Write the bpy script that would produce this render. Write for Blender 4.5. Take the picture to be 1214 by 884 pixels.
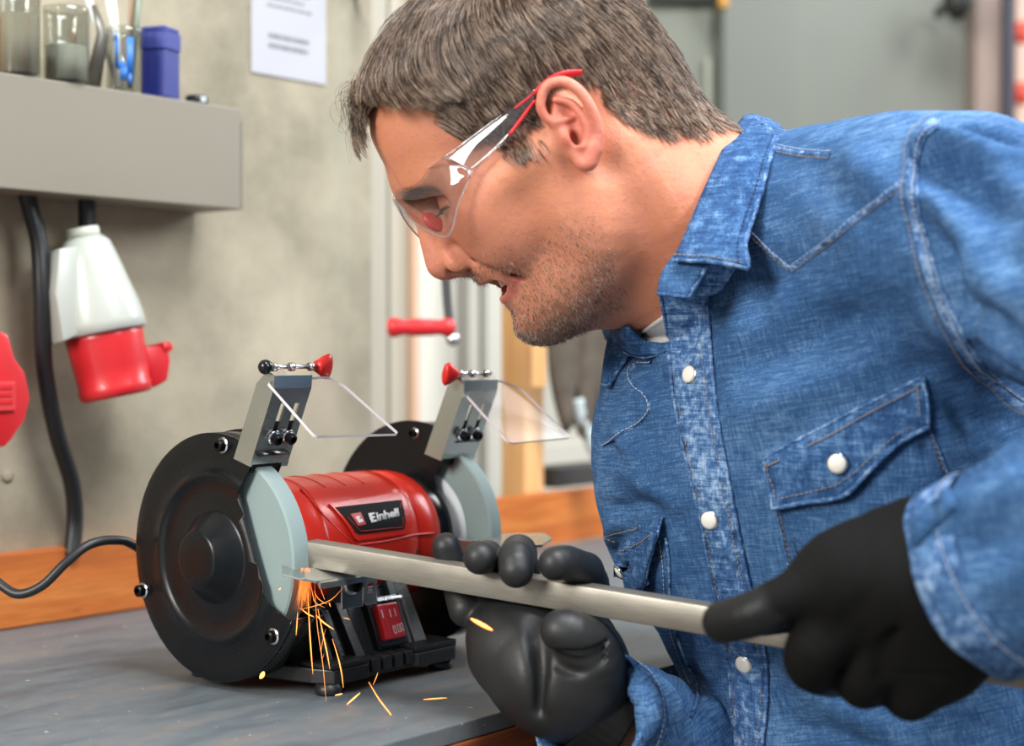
import bpy, bmesh, math, random
import numpy as np
from mathutils import Vector, Matrix, Quaternion
from mathutils.bvhtree import BVHTree
for o in list(bpy.data.objects): bpy.data.objects.remove(o)
SC = bpy.context.scene
COL = SC.collection
rnd = random.Random(7)
nrs = np.random.RandomState(7)

# ------------------------------------------------------------------ camera
BT = 0.90                      # height of the bench top above the floor
CH = BT + 0.24                 # camera height
F = 1890.0                     # focal length in pixels of the 1214 px wide frame
PITCH = math.radians(-0.82)
cam_d = bpy.data.cameras.new('camera'); cam = bpy.data.objects.new('camera', cam_d); COL.objects.link(cam)
cam_d.sensor_width = 36; cam_d.lens = 36*F/1214; cam_d.clip_start = 0.05; cam_d.clip_end = 60
cam.location = (0, 0, CH); cam.rotation_euler = (math.pi/2+PITCH, 0, 0)
cam_d.dof.use_dof = True; cam_d.dof.focus_distance = 1.10; cam_d.dof.aperture_fstop = 4.3
SC.camera = cam
SC.view_settings.view_transform = 'Standard'; SC.view_settings.look = 'None'
SC.view_settings.exposure = 0.50; SC.view_settings.gamma = 1.0; SC.view_settings.use_curve_mapping = False
SC.cycles.use_denoising = True
SC.cycles.max_bounces = 10; SC.cycles.transparent_max_bounces = 16; SC.cycles.transmission_bounces = 8
SC.cycles.caustics_reflective = False; SC.cycles.caustics_refractive = False
SC.cycles.sample_clamp_indirect = 6

# ------------------------------------------------------------------ world and light
w = bpy.data.worlds.new('daylight'); SC.world = w; w.use_nodes = True
bg = w.node_tree.nodes['Background']; bg.inputs[0].default_value = (0.93, 0.97, 1.0, 1); bg.inputs[1].default_value = WORLD = 0.27
def area(name, loc, target, sx, sy, power, col=(1, 1, 1)):
    d = bpy.data.lights.new(name, 'AREA'); d.shape = 'RECTANGLE'; d.size = sx; d.size_y = sy; d.energy = power; d.color = col
    o = bpy.data.objects.new(name, d); COL.objects.link(o); o.location = loc
    o.rotation_euler = (Vector(target)-Vector(loc)).to_track_quat('-Z', 'Y').to_euler(); return o
area('window_light', (-2.0, -.9, 2.3), (0.0, 1.1, 1.05), 1.3, 1.1, 96, (1.0, 0.96, 0.91))
area('overhead_light', (0.6, 0.5, 3.0), (0.1, 1.15, 1.0), 1.2, 0.8, 52, (0.96, 0.98, 1.0))
area('right_window_light', (1.9, -.4, 2.5), (0.1, 1.15, 1.05), .9, 1.3, 38, (0.93, 0.97, 1.0))
area('back_light', (1.9, 2.5, 2.5), (0.1, 1.2, 1.2), 0.9, 1.2, 34, (0.92, 0.96, 1.0))

cp, sp = math.cos(PITCH), math.sin(PITCH)
def ray(px, py):
    """direction of the picture point, with depth component along the view axis = 1"""
    x = (px-607)/F; y = -(py-442)/F
    return Vector((x, cp-y*sp, sp+y*cp))
CAM = Vector((0, 0, CH))
def P(px, py, d): return CAM + ray(px, py)*d
def proj(p):
    q = Vector(p)-CAM; f = q.y*cp+q.z*sp; u = -q.y*sp+q.z*cp
    return (607+F*q.x/f, 442-F*u/f)
TH = math.radians(50.8); UX = Vector((math.cos(TH), math.sin(TH), 0)); VX = Vector((-math.sin(TH), math.cos(TH), 0))

# ------------------------------------------------------------------ scene helpers
def link(o, parent=None):
    COL.objects.link(o)
    if parent is not None: o.parent = parent
    return o
def thing(name, label, cat, loc=(0, 0, 0), rz=0.0, group=None, mat=None):
    o = bpy.data.objects.new(name, None); COL.objects.link(o); o.empty_display_size = .02
    if mat is not None: o.matrix_world = mat
    else: o.location = loc; o.rotation_euler = (0, 0, rz)
    o['label'] = label; o['category'] = cat
    if group: o['group'] = group
    return o
def tag(o, label=None, cat=None, group=None, kind=None):
    if label: o['label'] = label
    if cat: o['category'] = cat
    if group: o['group'] = group
    if kind: o['kind'] = kind
    return o
def struct(o, label=None):
    o['kind'] = 'structure'
    if label: o['label'] = label
    return o

class MB:
    """collects shapes in one mesh"""
    def __init__(s): s.v = []; s.f = []; s.sm = []; s.mi = []; s.m = 0
    def add(s, vs, fs, smooth=False, M=None):
        b = len(s.v)
        for v in vs:
            v = Vector(v)
            if M is not None: v = M @ v
            s.v.append(v[:])
        for f in fs: s.f.append([b+i for i in f]); s.sm.append(smooth); s.mi.append(s.m)
        return s
    def box(s, x0, x1, y0, y1, z0, z1, M=None, bev=0.0):
        if bev > 0:
            bm = bmesh.new(); bmesh.ops.create_cube(bm, size=1)
            for v in bm.verts: v.co = Vector(((x0+x1)/2+v.co.x*(x1-x0), (y0+y1)/2+v.co.y*(y1-y0), (z0+z1)/2+v.co.z*(z1-z0)))
            bmesh.ops.bevel(bm, geom=bm.edges[:], offset=bev, segments=2, profile=.6, affect='EDGES')
            return s.bm(bm, M, False)
        vs = [(x, y, z) for z in (z0, z1) for y in (y0, y1) for x in (x0, x1)]
        return s.add(vs, [(0, 2, 3, 1), (4, 5, 7, 6), (0, 1, 5, 4), (2, 6, 7, 3), (0, 4, 6, 2), (1, 3, 7, 5)], False, M)
    def bm(s, bm, M=None, smooth=False):
        bm.verts.index_update(); s.add([v.co.copy() for v in bm.verts], [[v.index for v in f.verts] for f in bm.faces], smooth, M); bm.free(); return s
    def lathe(s, prof, n=32, axis='Z', M=None, smooth=True, a0=0, a1=2*math.pi, cap=True):
        """prof = [(r, h)...] around the axis"""
        full = abs(a1-a0-2*math.pi) < 1e-6; k = n if full else n+1
        vs = []; fs = []
        for r, h in prof:
            for i in range(k):
                a = a0+(a1-a0)*i/n; c, d = r*math.cos(a), r*math.sin(a)
                vs.append({'Z': (c, d, h), 'X': (h, c, d), 'Y': (d, h, c)}[axis])
        for j in range(len(prof)-1):
            for i in range(n):
                i2 = (i+1) % k if full else i+1
                fs.append((j*k+i, j*k+i2, (j+1)*k+i2, (j+1)*k+i))
        if cap and full:
            if prof[0][0] > 1e-6: fs.append(tuple(range(k))[::-1])
            if prof[-1][0] > 1e-6: fs.append(tuple((len(prof)-1)*k+i for i in range(k)))
        return s.add(vs, fs, smooth, M)
    def prism(s, pts, h0, h1, axis='Z', M=None, smooth=False, bev=0.0):
        """outline (a,b) extruded; axis X: (a,b)=(y,z); Y: (x,z); Z: (x,y)"""
        def mk(a, b, h): return {'Z': (a, b, h), 'X': (h, a, b), 'Y': (a, h, b)}[axis]
        n = len(pts)
        if bev > 0:
            bm = bmesh.new(); vs = [bm.verts.new(mk(a, b, h)) for h in (h0, h1) for a, b in pts]
            bm.faces.new(vs[:n][::-1]); bm.faces.new(vs[n:])
            for i in range(n): bm.faces.new((vs[i], vs[(i+1) % n], vs[n+(i+1) % n], vs[n+i]))
            bmesh.ops.recalc_face_normals(bm, faces=bm.faces[:])
            bmesh.ops.bevel(bm, geom=bm.edges[:], offset=bev, segments=2, profile=.6, affect='EDGES')
            return s.bm(bm, M, smooth)
        vs = [mk(a, b, h) for h in (h0, h1) for a, b in pts]
        fs = [tuple(range(n))[::-1], tuple(range(n, 2*n))]+[(i, (i+1) % n, n+(i+1) % n, n+i) for i in range(n)]
        return s.add(vs, fs, smooth, M)
    def tube(s, pts, r, n=8, M=None, cap=True, smooth=True, flat=None):
        pts = [Vector(p) for p in pts]; vs = []; fs = []; up = None
        for i, p in enumerate(pts):
            t = (pts[min(i+1, len(pts)-1)]-pts[max(i-1, 0)]).normalized()
            if up is None: up = t.orthogonal().normalized()
            up = (up-t*up.dot(t)).normalized(); b = t.cross(up)
            rr = r[i] if isinstance(r, (list, tuple)) else r
            for k in range(n):
                a = 2*math.pi*k/n; vs.append(p+(up*math.cos(a)+b*math.sin(a)*(flat or 1))*rr)
        for i in range(len(pts)-1):
            for k in range(n): fs.append((i*n+k, i*n+(k+1) % n, (i+1)*n+(k+1) % n, (i+1)*n+k))
        if cap: fs.append(tuple(range(n))[::-1]); fs.append(tuple((len(pts)-1)*n+k for k in range(n)))
        return s.add(vs, fs, smooth, M)
    def sphere(s, c, r, n=16, M=None, sc=(1, 1, 1)):
        bm = bmesh.new(); bmesh.ops.create_uvsphere(bm, u_segments=n, v_segments=max(6, n*2//3), radius=r)
        for v in bm.verts: v.co = Vector((v.co.x*sc[0], v.co.y*sc[1], v.co.z*sc[2]))+Vector(c)
        return s.bm(bm, M, True)
    def grid(s, rows, smooth=True, M=None, closed=False):
        m = len(rows[0]); vs = [p for r in rows for p in r]; fs = []
        for j in range(len(rows)-1):
            for i in range(m if closed else m-1):
                i2 = (i+1) % m; fs.append((j*m+i, j*m+i2, (j+1)*m+i2, (j+1)*m+i))
        return s.add(vs, fs, smooth, M)
    def build(s, name, mats, parent=None, solid=0.0, off=0.0, weld=0.0, angle=None, recalc=True):
        me = bpy.data.meshes.new(name); me.from_pydata(s.v, [], s.f)
        me.polygons.foreach_set('use_smooth', s.sm); 
        if not isinstance(mats, (list, tuple)): mats = [mats]
        for m in mats: me.materials.append(m)
        me.polygons.foreach_set('material_index', s.mi)
        if recalc or weld:
            bm = bmesh.new(); bm.from_mesh(me)
            if weld: bmesh.ops.remove_doubles(bm, verts=bm.verts[:], dist=weld)
            if recalc: bmesh.ops.recalc_face_normals(bm, faces=bm.faces[:])
            bm.to_mesh(me); bm.free()
        if angle is not None:
            me.polygons.foreach_set('use_smooth', [True]*len(me.polygons)); me.set_sharp_from_angle(angle=math.radians(angle))
        me.update(); o = bpy.data.objects.new(name, me); link(o, parent)
        if solid: md = o.modifiers.new('solid', 'SOLIDIFY'); md.thickness = solid; md.offset = off
        return o
def bez(pts, n=8, closed=False):
    """Catmull-Rom through the points"""
    P_ = [Vector(p) for p in pts]; N = len(P_); out = []
    for i in range(N if closed else N-1):
        g = (lambda k: P_[k % N]) if closed else (lambda k: P_[min(max(k, 0), N-1)])
        a, b, c, d = g(i-1), g(i), g(i+1), g(i+2)
        for k in range(n):
            t = k/n; out.append(.5*((2*b)+(c-a)*t+(2*a-5*b+4*c-d)*t*t+(3*b-a-3*c+d)*t**3))
    if not closed: out.append(P_[-1].copy())
    return out

# ------------------------------------------------------------------ materials
def srgb(h):
    if isinstance(h, str): h = h.lstrip('#'); c = [int(h[i:i+2], 16)/255 for i in (0, 2, 4)]
    else: c = [x/255 for x in h]
    return tuple((x/12.92 if x <= .04045 else ((x+.055)/1.055)**2.4) for x in c)
class Mat:
    def __init__(s, name):
        s.m = bpy.data.materials.new(name); s.m.use_nodes = True; s.t = s.m.node_tree; s.b = s.t.nodes['Principled BSDF']
    def n(s, ty, **kw):
        x = s.t.nodes.new(ty)
        for k, v in kw.items():
            if k.startswith('i_'):
                kk = k[2:]; kk = int(kk) if kk.isdigit() else kk.replace('_', ' ')
                x.inputs[kk].default_value = v
            else: setattr(x, k, v)
        return x
    def l(s, a, b): s.t.links.new(a, b)
    def set(s, **kw):
        for k, v in kw.items():
            i = s.b.inputs[k.replace('_', ' ')]
            if i.type == 'RGBA' and len(v) == 3: v = (*v, 1)
            i.default_value = v
        return s
    def coord(s, kind='Object', scale=(1, 1, 1), rot=(0, 0, 0)):
        c = s.n('ShaderNodeTexCoord'); mp = s.n('ShaderNodeMapping'); mp.inputs['Scale'].default_value = scale; mp.inputs['Rotation'].default_value = rot
        s.l(c.outputs[kind], mp.inputs[0]); return mp.outputs[0]
    def noise(s, co, scale=5, detail=4, rough=.55, dist=0):
        x = s.n('ShaderNodeTexNoise'); x.inputs['Scale'].default_value = scale; x.inputs['Detail'].default_value = detail
        x.inputs['Roughness'].default_value = rough; x.inputs['Distortion'].default_value = dist; s.l(co, x.inputs['Vector']); return x.outputs['Fac']
    def ramp(s, fac, stops):
        r = s.n('ShaderNodeValToRGB'); e = r.color_ramp.elements
        while len(e) < len(stops): e.new(.5)
        for i, (p, c) in enumerate(stops):
            e[i].position = p; e[i].color = (*c, 1) if len(c) == 3 else c
        s.l(fac, r.inputs[0]); return r.outputs[0]
    def mix(s, fac, a, b, mode='MIX'):
        x = s.n('ShaderNodeMix', data_type='RGBA', blend_type=mode)
        for i, v in ((0, fac), (6, a), (7, b)):
            if hasattr(v, 'links'): s.l(v, x.inputs[i])
            elif i == 0: x.inputs[0].default_value = v
            else: x.inputs[i].default_value = (*v, 1) if len(v) == 3 else v
        return x.outputs[2]
    def math(s, op, a, b=0.0, clamp=False):
        x = s.n('ShaderNodeMath', operation=op, use_clamp=clamp)
        for i, v in ((0, a), (1, b)):
            if hasattr(v, 'links'): s.l(v, x.inputs[i])
            else: x.inputs[i].default_value = v
        return x.outputs[0]
    def attr(s, name): x = s.n('ShaderNodeAttribute'); x.attribute_name = name; return x
    def base(s, out): s.l(out, s.b.inputs['Base Color']); return s
    def rough(s, out): s.l(out, s.b.inputs['Roughness']); return s
    def bump(s, h, strength=.3, dist=.001, normal=None):
        x = s.n('ShaderNodeBump'); x.inputs['Strength'].default_value = strength; x.inputs['Distance'].default_value = dist
        s.l(h, x.inputs['Height'])
        if normal is not None: s.l(normal, x.inputs['Normal'])
        s.l(x.outputs[0], s.b.inputs['Normal']); return x.outputs[0]
def simple(name, col, rough=.5, metal=0., noise=0., nscale=40, bump=0., **kw):
    m = Mat(name); c = srgb(col); m.set(Base_Color=c, Roughness=rough, Metallic=metal, **kw)
    if noise or bump:
        co = m.coord(); f = m.noise(co, nscale)
        if noise: m.base(m.mix(f, tuple(x*(1-noise) for x in c), tuple(min(1, x*(1+noise)) for x in c)))
        if bump: m.bump(f, bump, .0006)
    return m.m

def thin(name, col, rough, gloss, ior=1.45):
    """thin clear sheet: see-through with a surface sheen"""
    m = Mat(name); t = m.t; t.nodes.remove(m.b); out = t.nodes['Material Output']
    tr = m.n('ShaderNodeBsdfTransparent'); tr.inputs[0].default_value = (*col, 1); gl_ = m.n('ShaderNodeBsdfGlossy'); gl_.inputs['Roughness'].default_value = rough
    fr = m.n('ShaderNodeLayerWeight'); fr.inputs[0].default_value = .5; mx = m.n('ShaderNodeMixShader'); m.l(m.math('ADD', m.math('MULTIPLY', m.math('POWER', fr.outputs['Facing'], 4.), .25), gloss, True), mx.inputs[0]); m.l(tr.outputs[0], mx.inputs[1]); m.l(gl_.outputs[0], mx.inputs[2]); m.l(mx.outputs[0], out.inputs[0]); return m.m
# ------------------------------------------------------------------ distance-field sculpting
def smin(a, b, k):
    if k <= 0: return np.minimum(a, b)
    h = np.maximum(k-np.abs(a-b), 0)/k; return np.minimum(a, b)-h*h*k*.25
class Vol:
    """a block of voxels; shapes are blended in, then meshed"""
    def __init__(s, lo, hi, h):
        s.h = h; s.lo = np.array(lo, float); s.n = np.ceil((np.array(hi, float)-s.lo)/h).astype(int)+1
        s.f = np.full(s.n, .05, np.float32); s.ax = [(s.lo[i]+h*np.arange(s.n[i])).astype(np.float32) for i in range(3)]
    def sub(s, lo, hi):
        a = np.clip(np.floor((np.array(lo)-s.lo)/s.h).astype(int), 0, s.n); b = np.clip(np.ceil((np.array(hi)-s.lo)/s.h).astype(int)+1, 0, s.n)
        if np.any(b <= a): return None
        sl = tuple(slice(a[i], b[i]) for i in range(3))
        return sl, s.ax[0][sl[0]][:, None, None], s.ax[1][sl[1]][None, :, None], s.ax[2][sl[2]][None, None, :]
    def put(s, lo, hi, fn, k=0., op='+'):
        m = max(k, 3*s.h)
        r = s.sub(np.array(lo)-m, np.array(hi)+m)
        if r is None: return
        sl, X, Y, Z = r; d = fn(X, Y, Z).astype(np.float32); cur = s.f[sl]
        s.f[sl] = smin(cur, d, k) if op == '+' else (-smin(-cur, d, k) if op == '-' else -smin(-cur, -d, k))
    def ell(s, c, r, k=.01, op='+', R=None):
        c = np.array(c, float); r = np.array(r, float); 
        if R is None: ext = r
        else: R = np.array(R, float).reshape(3, 3); ext = np.sqrt(((R*r)**2).sum(1))
        def fn(X, Y, Z):
            x, y, z = X-c[0], Y-c[1], Z-c[2]
            if R is not None: x, y, z = (R[0, 0]*x+R[1, 0]*y+R[2, 0]*z, R[0, 1]*x+R[1, 1]*y+R[2, 1]*z, R[0, 2]*x+R[1, 2]*y+R[2, 2]*z)
            q0 = np.sqrt((x/r[0])**2+(y/r[1])**2+(z/r[2])**2); q1 = np.sqrt((x/r[0]**2)**2+(y/r[1]**2)**2+(z/r[2]**2)**2)
            return q0*(q0-1)/np.maximum(q1, 1e-6)
        s.put(c-ext, c+ext, fn, k, op)
    def cap(s, a, b, ra, rb=None, k=.01, op='+'):
        a = np.array(a, float); b = np.array(b, float); rb = ra if rb is None else rb; ba = b-a; L = max(ba@ba, 1e-12)
        def fn(X, Y, Z):
            x, y, z = X-a[0], Y-a[1], Z-a[2]; t = np.clip((x*ba[0]+y*ba[1]+z*ba[2])/L, 0, 1)
            return np.sqrt((x-t*ba[0])**2+(y-t*ba[1])**2+(z-t*ba[2])**2)-(ra+(rb-ra)*t)
        s.put(np.minimum(a-ra, b-rb), np.maximum(a+ra, b+rb), fn, k, op)
    def chain(s, pts, rs, k=.01, op='+', n=1, kk=None):
        """a smooth tapered limb through the points, joined as one shape first"""
        pts = [Vector(p) for p in pts]
        if n > 1:
            q = bez([(*p,) for p in pts], n); rr = [v.x for v in bez([(r, 0, 0) for r in rs], n)]
        else: q, rr = pts, list(rs)
        q = [np.array(v) for v in q]; mx = max(rr)
        lo = np.min(q, axis=0)-mx; hi = np.max(q, axis=0)+mx
        def fn(X, Y, Z):
            d = None
            for i in range(len(q)-1):
                a, b = q[i], q[i+1]; ba = b-a; L = max(ba@ba, 1e-12); x, y, z = X-a[0], Y-a[1], Z-a[2]
                t = np.clip((x*ba[0]+y*ba[1]+z*ba[2])/L, 0, 1)
                e = np.sqrt((x-t*ba[0])**2+(y-t*ba[1])**2+(z-t*ba[2])**2)-(rr[i]+(rr[i+1]-rr[i])*t)
                d = e if d is None else (np.minimum(d, e) if not kk else smin(d, e, kk))
            return d
        s.put(lo, hi, fn, k, op)
    def mesh(s, name, mat, parent=None, M=None, smooth=2):
        f = s.f; n = f.shape; neg = f < 0
        cnt = np.zeros((n[0]-1, n[1]-1, n[2]-1), np.int8)
        for i in (0, 1):
            for j in (0, 1):
                for k in (0, 1): cnt += neg[i:n[0]-1+i, j:n[1]-1+j, k:n[2]-1+k]
        act = (cnt > 0) & (cnt < 8); ci = np.argwhere(act); m = len(ci)
        idx = np.full(act.shape, -1, np.int32); idx[act] = np.arange(m)
        acc = np.zeros((m, 3)); num = np.zeros(m)
        cr = [(i, j, k) for i in (0, 1) for j in (0, 1) for k in (0, 1)]
        val = {c: f[ci[:, 0]+c[0], ci[:, 1]+c[1], ci[:, 2]+c[2]].astype(float) for c in cr}
        for a in cr:
            for d in range(3):
                if a[d] == 1: continue
                b = list(a); b[d] = 1; b = tuple(b); va, vb = val[a], val[b]; x = (va < 0) != (vb < 0)
                t = np.where(x, va/np.where(x, va-vb, 1), 0)
                p = np.tile(np.array(a, float), (m, 1)); p[:, d] += t
                acc += p*x[:, None]; num += x
        pos = s.lo+(ci+acc/num[:, None])*s.h
        quads = []
        for d in range(3):
            e = [slice(1, -1)]*3; e[d] = slice(0, None)
            sl0 = [slice(1, n[i]-1) for i in range(3)]; sl1 = list(sl0); sl0[d] = slice(0, n[d]-1); sl1[d] = slice(1, n[d])
            A = neg[tuple(sl0)]; B = neg[tuple(sl1)]; q = np.argwhere(A != B); fl = A[q[:, 0], q[:, 1], q[:, 2]]
            base = q.copy(); o1, o2 = [(1, 2), (2, 0), (0, 1)][d]
            for i in range(3):
                if i != d: base[:, i] += 1
            def at(a, b):
                c = base.copy(); c[:, o1] -= a; c[:, o2] -= b; return idx[c[:, 0], c[:, 1], c[:, 2]]
            Q = np.stack([at(1, 1), at(0, 1), at(0, 0), at(1, 0)], 1); Q[~fl] = Q[~fl][:, ::-1]; quads.append(Q)
        Q = np.concatenate(quads); Q = Q[(Q >= 0).all(1)]
        for _ in range(smooth):                # relax
            sm = np.zeros_like(pos); c = np.zeros(m)
            for a, b in ((0, 1), (1, 2), (2, 3), (3, 0)):
                np.add.at(sm, Q[:, a], pos[Q[:, b]]); np.add.at(sm, Q[:, b], pos[Q[:, a]]); np.add.at(c, Q[:, a], 1); np.add.at(c, Q[:, b], 1)
            pos = pos*.5+sm/np.maximum(c, 1)[:, None]*.5
        o = npmesh(name, pos, Q, mat, parent)
        if M is not None: o.matrix_world = M
        return o, pos, Q
def npmesh(name, pos, Q, mat, parent=None):
    me = bpy.data.meshes.new(name); nv, nq, kq = len(pos), len(Q), Q.shape[1]
    me.vertices.add(nv); me.vertices.foreach_set('co', np.ascontiguousarray(pos, np.float32).ravel())
    me.loops.add(nq*kq); me.loops.foreach_set('vertex_index', np.ascontiguousarray(Q, np.int32).ravel())
    me.polygons.add(nq); me.polygons.foreach_set('loop_start', np.arange(0, nq*kq, kq, dtype=np.int32))
    me.polygons.foreach_set('use_smooth', np.ones(nq, bool)); me.update(calc_edges=True)
    for mm in (mat if isinstance(mat, (list, tuple)) else [mat]): me.materials.append(mm)
    o = bpy.data.objects.new(name, me); link(o, parent); return o
def vcol(o, name, arr):
    """arr (nverts, 3) colour attribute, or (nverts,) float attribute"""
    me = o.data; arr = np.asarray(arr, np.float32)
    if arr.ndim == 1: a = me.attributes.new(name, 'FLOAT', 'POINT'); a.data.foreach_set('value', arr)
    else:
        a = me.attributes.new(name, 'FLOAT_COLOR', 'POINT'); c = np.ones((len(arr), 4), np.float32); c[:, :3] = arr; a.data.foreach_set('color', c.ravel())
def npnoise(p, scale, seed=0):
    """cheap smooth value noise on points (n,3)"""
    q = np.asarray(p)*scale; i = np.floor(q).astype(np.int64); f = q-i; f = f*f*(3-2*f); r = 0
    for a in (0, 1):
        for b in (0, 1):
            for c in (0, 1):
                h = (i[..., 0]+a)*374761393+(i[..., 1]+b)*668265263+(i[..., 2]+c)*2147483647+seed*1013904223
                h = (h ^ (h >> 13))*1274126177; h = (h ^ (h >> 16)) & 0xffff
                wgt = (f[..., 0] if a else 1-f[..., 0])*(f[..., 1] if b else 1-f[..., 1])*(f[..., 2] if c else 1-f[..., 2])
                r = r+wgt*(h/65535.)
    return r
# ------------------------------------------------------------------ materials of the place
def concrete():
    m = Mat('concrete'); co = m.coord()
    a = m.noise(co, 3.2, 8, .66); b = m.noise(co, 14, 5, .6); c = m.noise(co, 90, 3)
    col = m.ramp(a, [(.32, srgb('756f5e')), (.5, srgb('9f9682')), (.68, srgb('b8ad98'))])
    col = m.mix(m.ramp(b, [(.35, (.75,)*3), (.6, (1,)*3)]), m.mix(.35, col, srgb('8f886f')), col)
    st = m.noise(m.coord(scale=(7, 7, .8)), 1.6, 3)
    col = m.mix(m.ramp(st, [(.55, (0,)*3), (.75, (.5,)*3)]), col, srgb('8d917f'))
    m.base(col); m.set(Roughness=.9); m.bump(m.math('ADD', c, m.math('MULTIPLY', b, 2.)), .35, .0012); return m.m
def wood(name, c0, c1, c2, scale=(1, 12, 12), nscale=4, rough=.5):
    m = Mat(name); co = m.coord(scale=scale); a = m.noise(co, nscale, 5, .6, .8); b = m.noise(co, nscale*9, 3, .6)
    col = m.ramp(a, [(.3, srgb(c0)), (.5, srgb(c1)), (.7, srgb(c2))]); col = m.mix(m.ramp(b, [(.35, (.45,)*3), (.6, (0,)*3)]), col, srgb(c0))
    kn = m.n('ShaderNodeTexVoronoi'); kn.inputs['Scale'].default_value = 7; m.l(m.coord(scale=(1.6, 5, 5)), kn.inputs['Vector'])
    col = m.mix(m.ramp(kn.outputs['Distance'], [(.03, (.6,)*3), (.1, (0,)*3)]), col, srgb('5a2c14'))
    m.base(col); m.set(Roughness=rough); m.bump(b, .15, .0005); return m.m
M_concrete = concrete()
M_strip = wood('oiled_orange_wood', 'a0521f', 'c46d2b', 'd28540', nscale=3.0, rough=.55)
M_edge = wood('bench_edge_wood', '5e2c18', '8a4726', 'a8602f', nscale=3.0)
M_post = wood('pale_pine', 'd39a5c', 'e5b57c', 'efc48e', scale=(12, 12, 1), nscale=3)
def bench_mat():
    m = Mat('worn_steel_blue_bench_top'); co = m.coord()
    a = m.noise(m.coord(scale=(1.5, 5, 1)), 5, 6, .65, .4); b = m.noise(co, 60, 5, .7); c = m.noise(co, 500, 2)
    col = m.ramp(a, [(.32, srgb('4b5257')), (.5, srgb('5f666a')), (.62, srgb('6b6865')), (.8, srgb('7c726a'))])
    col = m.mix(m.ramp(b, [(.4, (.0,)*3), (.7, (.45,)*3)]), col, srgb('4c565e'))
    col = m.mix(m.ramp(m.noise(co, 160, 3, .5), [(.70, (0,)*3), (.74, (.8,)*3)]), col, srgb('c8ccce'))
    m.base(col); m.rough(m.ramp(a, [(.3, (.38,)*3), (.7, (.6,)*3)])); m.bump(m.math('ADD', b, c), .3, .0006); return m.m
M_bench = bench_mat()
M_greypaint = simple('light_grey_paint', '817b6e', .45, noise=.04, nscale=8)
M_greypaint2 = simple('shelf_end_paint', '8a8477', .5)
M_black = simple('black_rubber', '1c1d1f', .42, bump=.1, nscale=200)
M_white = simple('white_plastic', 'b4b8b0', .3)
M_red = simple('red_plastic', 'c9262c', .33, Coat_Weight=.2)
M_chrome = simple('bright_steel', 'cfd0d0', .18, 1.)
def clear_plastic(name='clear_plastic', col=(1, 1, 1), rough=.02, tint=.0, ior=1.45):
    m = Mat(name); m.set(Base_Color=col, Roughness=rough, Transmission_Weight=1., IOR=ior); return m.m
M_clear = thin('clear_jar_plastic', (.86, .87, .84), .12, .12)

# ------------------------------------------------------------------ room: floor, walls, bench
RM = Matrix.Translation((0, 0, 0)) @ Matrix.Rotation(TH, 4, 'Z')     # room axes: x along the concrete wall, y towards it
def rbox(name, x0, x1, y0, y1, z0, z1, mat, parent=None, bev=0.0):
    b = MB(); b.box(x0, x1, y0, y1, z0, z1, bev=bev); o = b.build(name, mat, parent)
    if parent is None: o.matrix_world = RM
    return o
M_floor = simple('grey_floor', '6e6b66', .6, noise=.1, nscale=4)
struct(rbox('floor', -2.2, 4.2, -2.6, 4.0, -.06, 0, M_floor))
struct(rbox('wall_left', -1.6, 1.255, 1.222, 1.36, 0, 2.6, M_concrete), 'pale stained concrete wall behind the grinder')
wl = bpy.data.objects['wall_left']
# tie holes cast in the concrete
for i, (x, z) in enumerate(((.52, 1.22), (.93, 1.52), (.80, 1.03))):
    b = MB(); b.lathe([(0, 0), (.0035, 0), (.006, .0015)], 12, 'Y'); o = b.build('tie_hole', M_concrete, wl); o.location = (x, 1.2195, z)
M_pane = simple('greenish_white_panel', '85887a', .5, noise=.03, nscale=3)
M_pane2 = simple('grey_green_panel', 'a9aca2', .5, noise=.03, nscale=3)
# recessed wall beyond the end of the concrete
struct(rbox('wall_back', 1.05, 2.06, 1.42, 1.50, 0, 2.6, simple('pale_wall', 'b3b1a5', .7, noise=.04, nscale=6)), 'pale recessed wall beyond the concrete')
wb = bpy.data.objects['wall_back']
def wpx(px, v, lo=0):       # position along the wall whose picture column is px, on the plane y = v
    r = ray(px, 415); R, Y = r.x, r.y; a = Vector((math.cos(TH), math.sin(TH))); n = Vector((-math.sin(TH), math.cos(TH)))
    t = v/(n.x*R+n.y*Y); return t*(a.x*R+a.y*Y), t
def wz(py, d): return CH+ray(607, py).z*d
strips = [(440, 459, 'a9a496', 1.405), (463, 489, 'b2ac9c', 1.41), (489, 497, 'cfab90', 1.40), (497, 541, 'd2d0c4', 1.40), (541, 556, '8f8a80', 1.40), (556, 572, 'c4c2b6', 1.405), (572, 578, '9c9a90', 1.40), (578, 600, 'cbc9be', 1.405)]
for i, (a, b_, c, v) in enumerate(strips):
    x0, d0 = wpx(a, v); x1, d1 = wpx(b_, v)
    o = rbox('wall_panel', x0, x1, v, 1.42, .9, 2.5, simple('panel_paint_%s' % c, c, .6, noise=.05, nscale=12), wb)
# dark machine housing and grey cloth further along
x0, d0 = wpx(640, 1.40); x1, d1 = wpx(730, 1.40)
rbox('wall_panel', x0, x1, 1.40, 1.42, .9, wz(530, d0), simple('cream_panel', 'c2beb2', .6), wb)

bench = thing('workbench', 'wooden workbench with a worn blue-grey top under the bench grinder', 'workbench', mat=RM)
e0 = .672
rbox('bench_top', -1.5, 1.86, e0, 1.2, BT-.012, BT, M_bench, bench, .001)
rbox('bench_edge', -1.5, 1.86, e0-.002, 1.2, BT-.055, BT-.0125, M_edge, bench, .0015)
rbox('apron', -1.4, 1.80, e0+.05, e0+.075, BT-.16, BT-.056, M_edge, bench)
for x in (-1.4, .2, 1.72):
    for y in (e0+.08, 1.12): rbox('leg', x, x+.07, y, y+.07, 0, BT-.0555, M_edge, bench)
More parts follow.
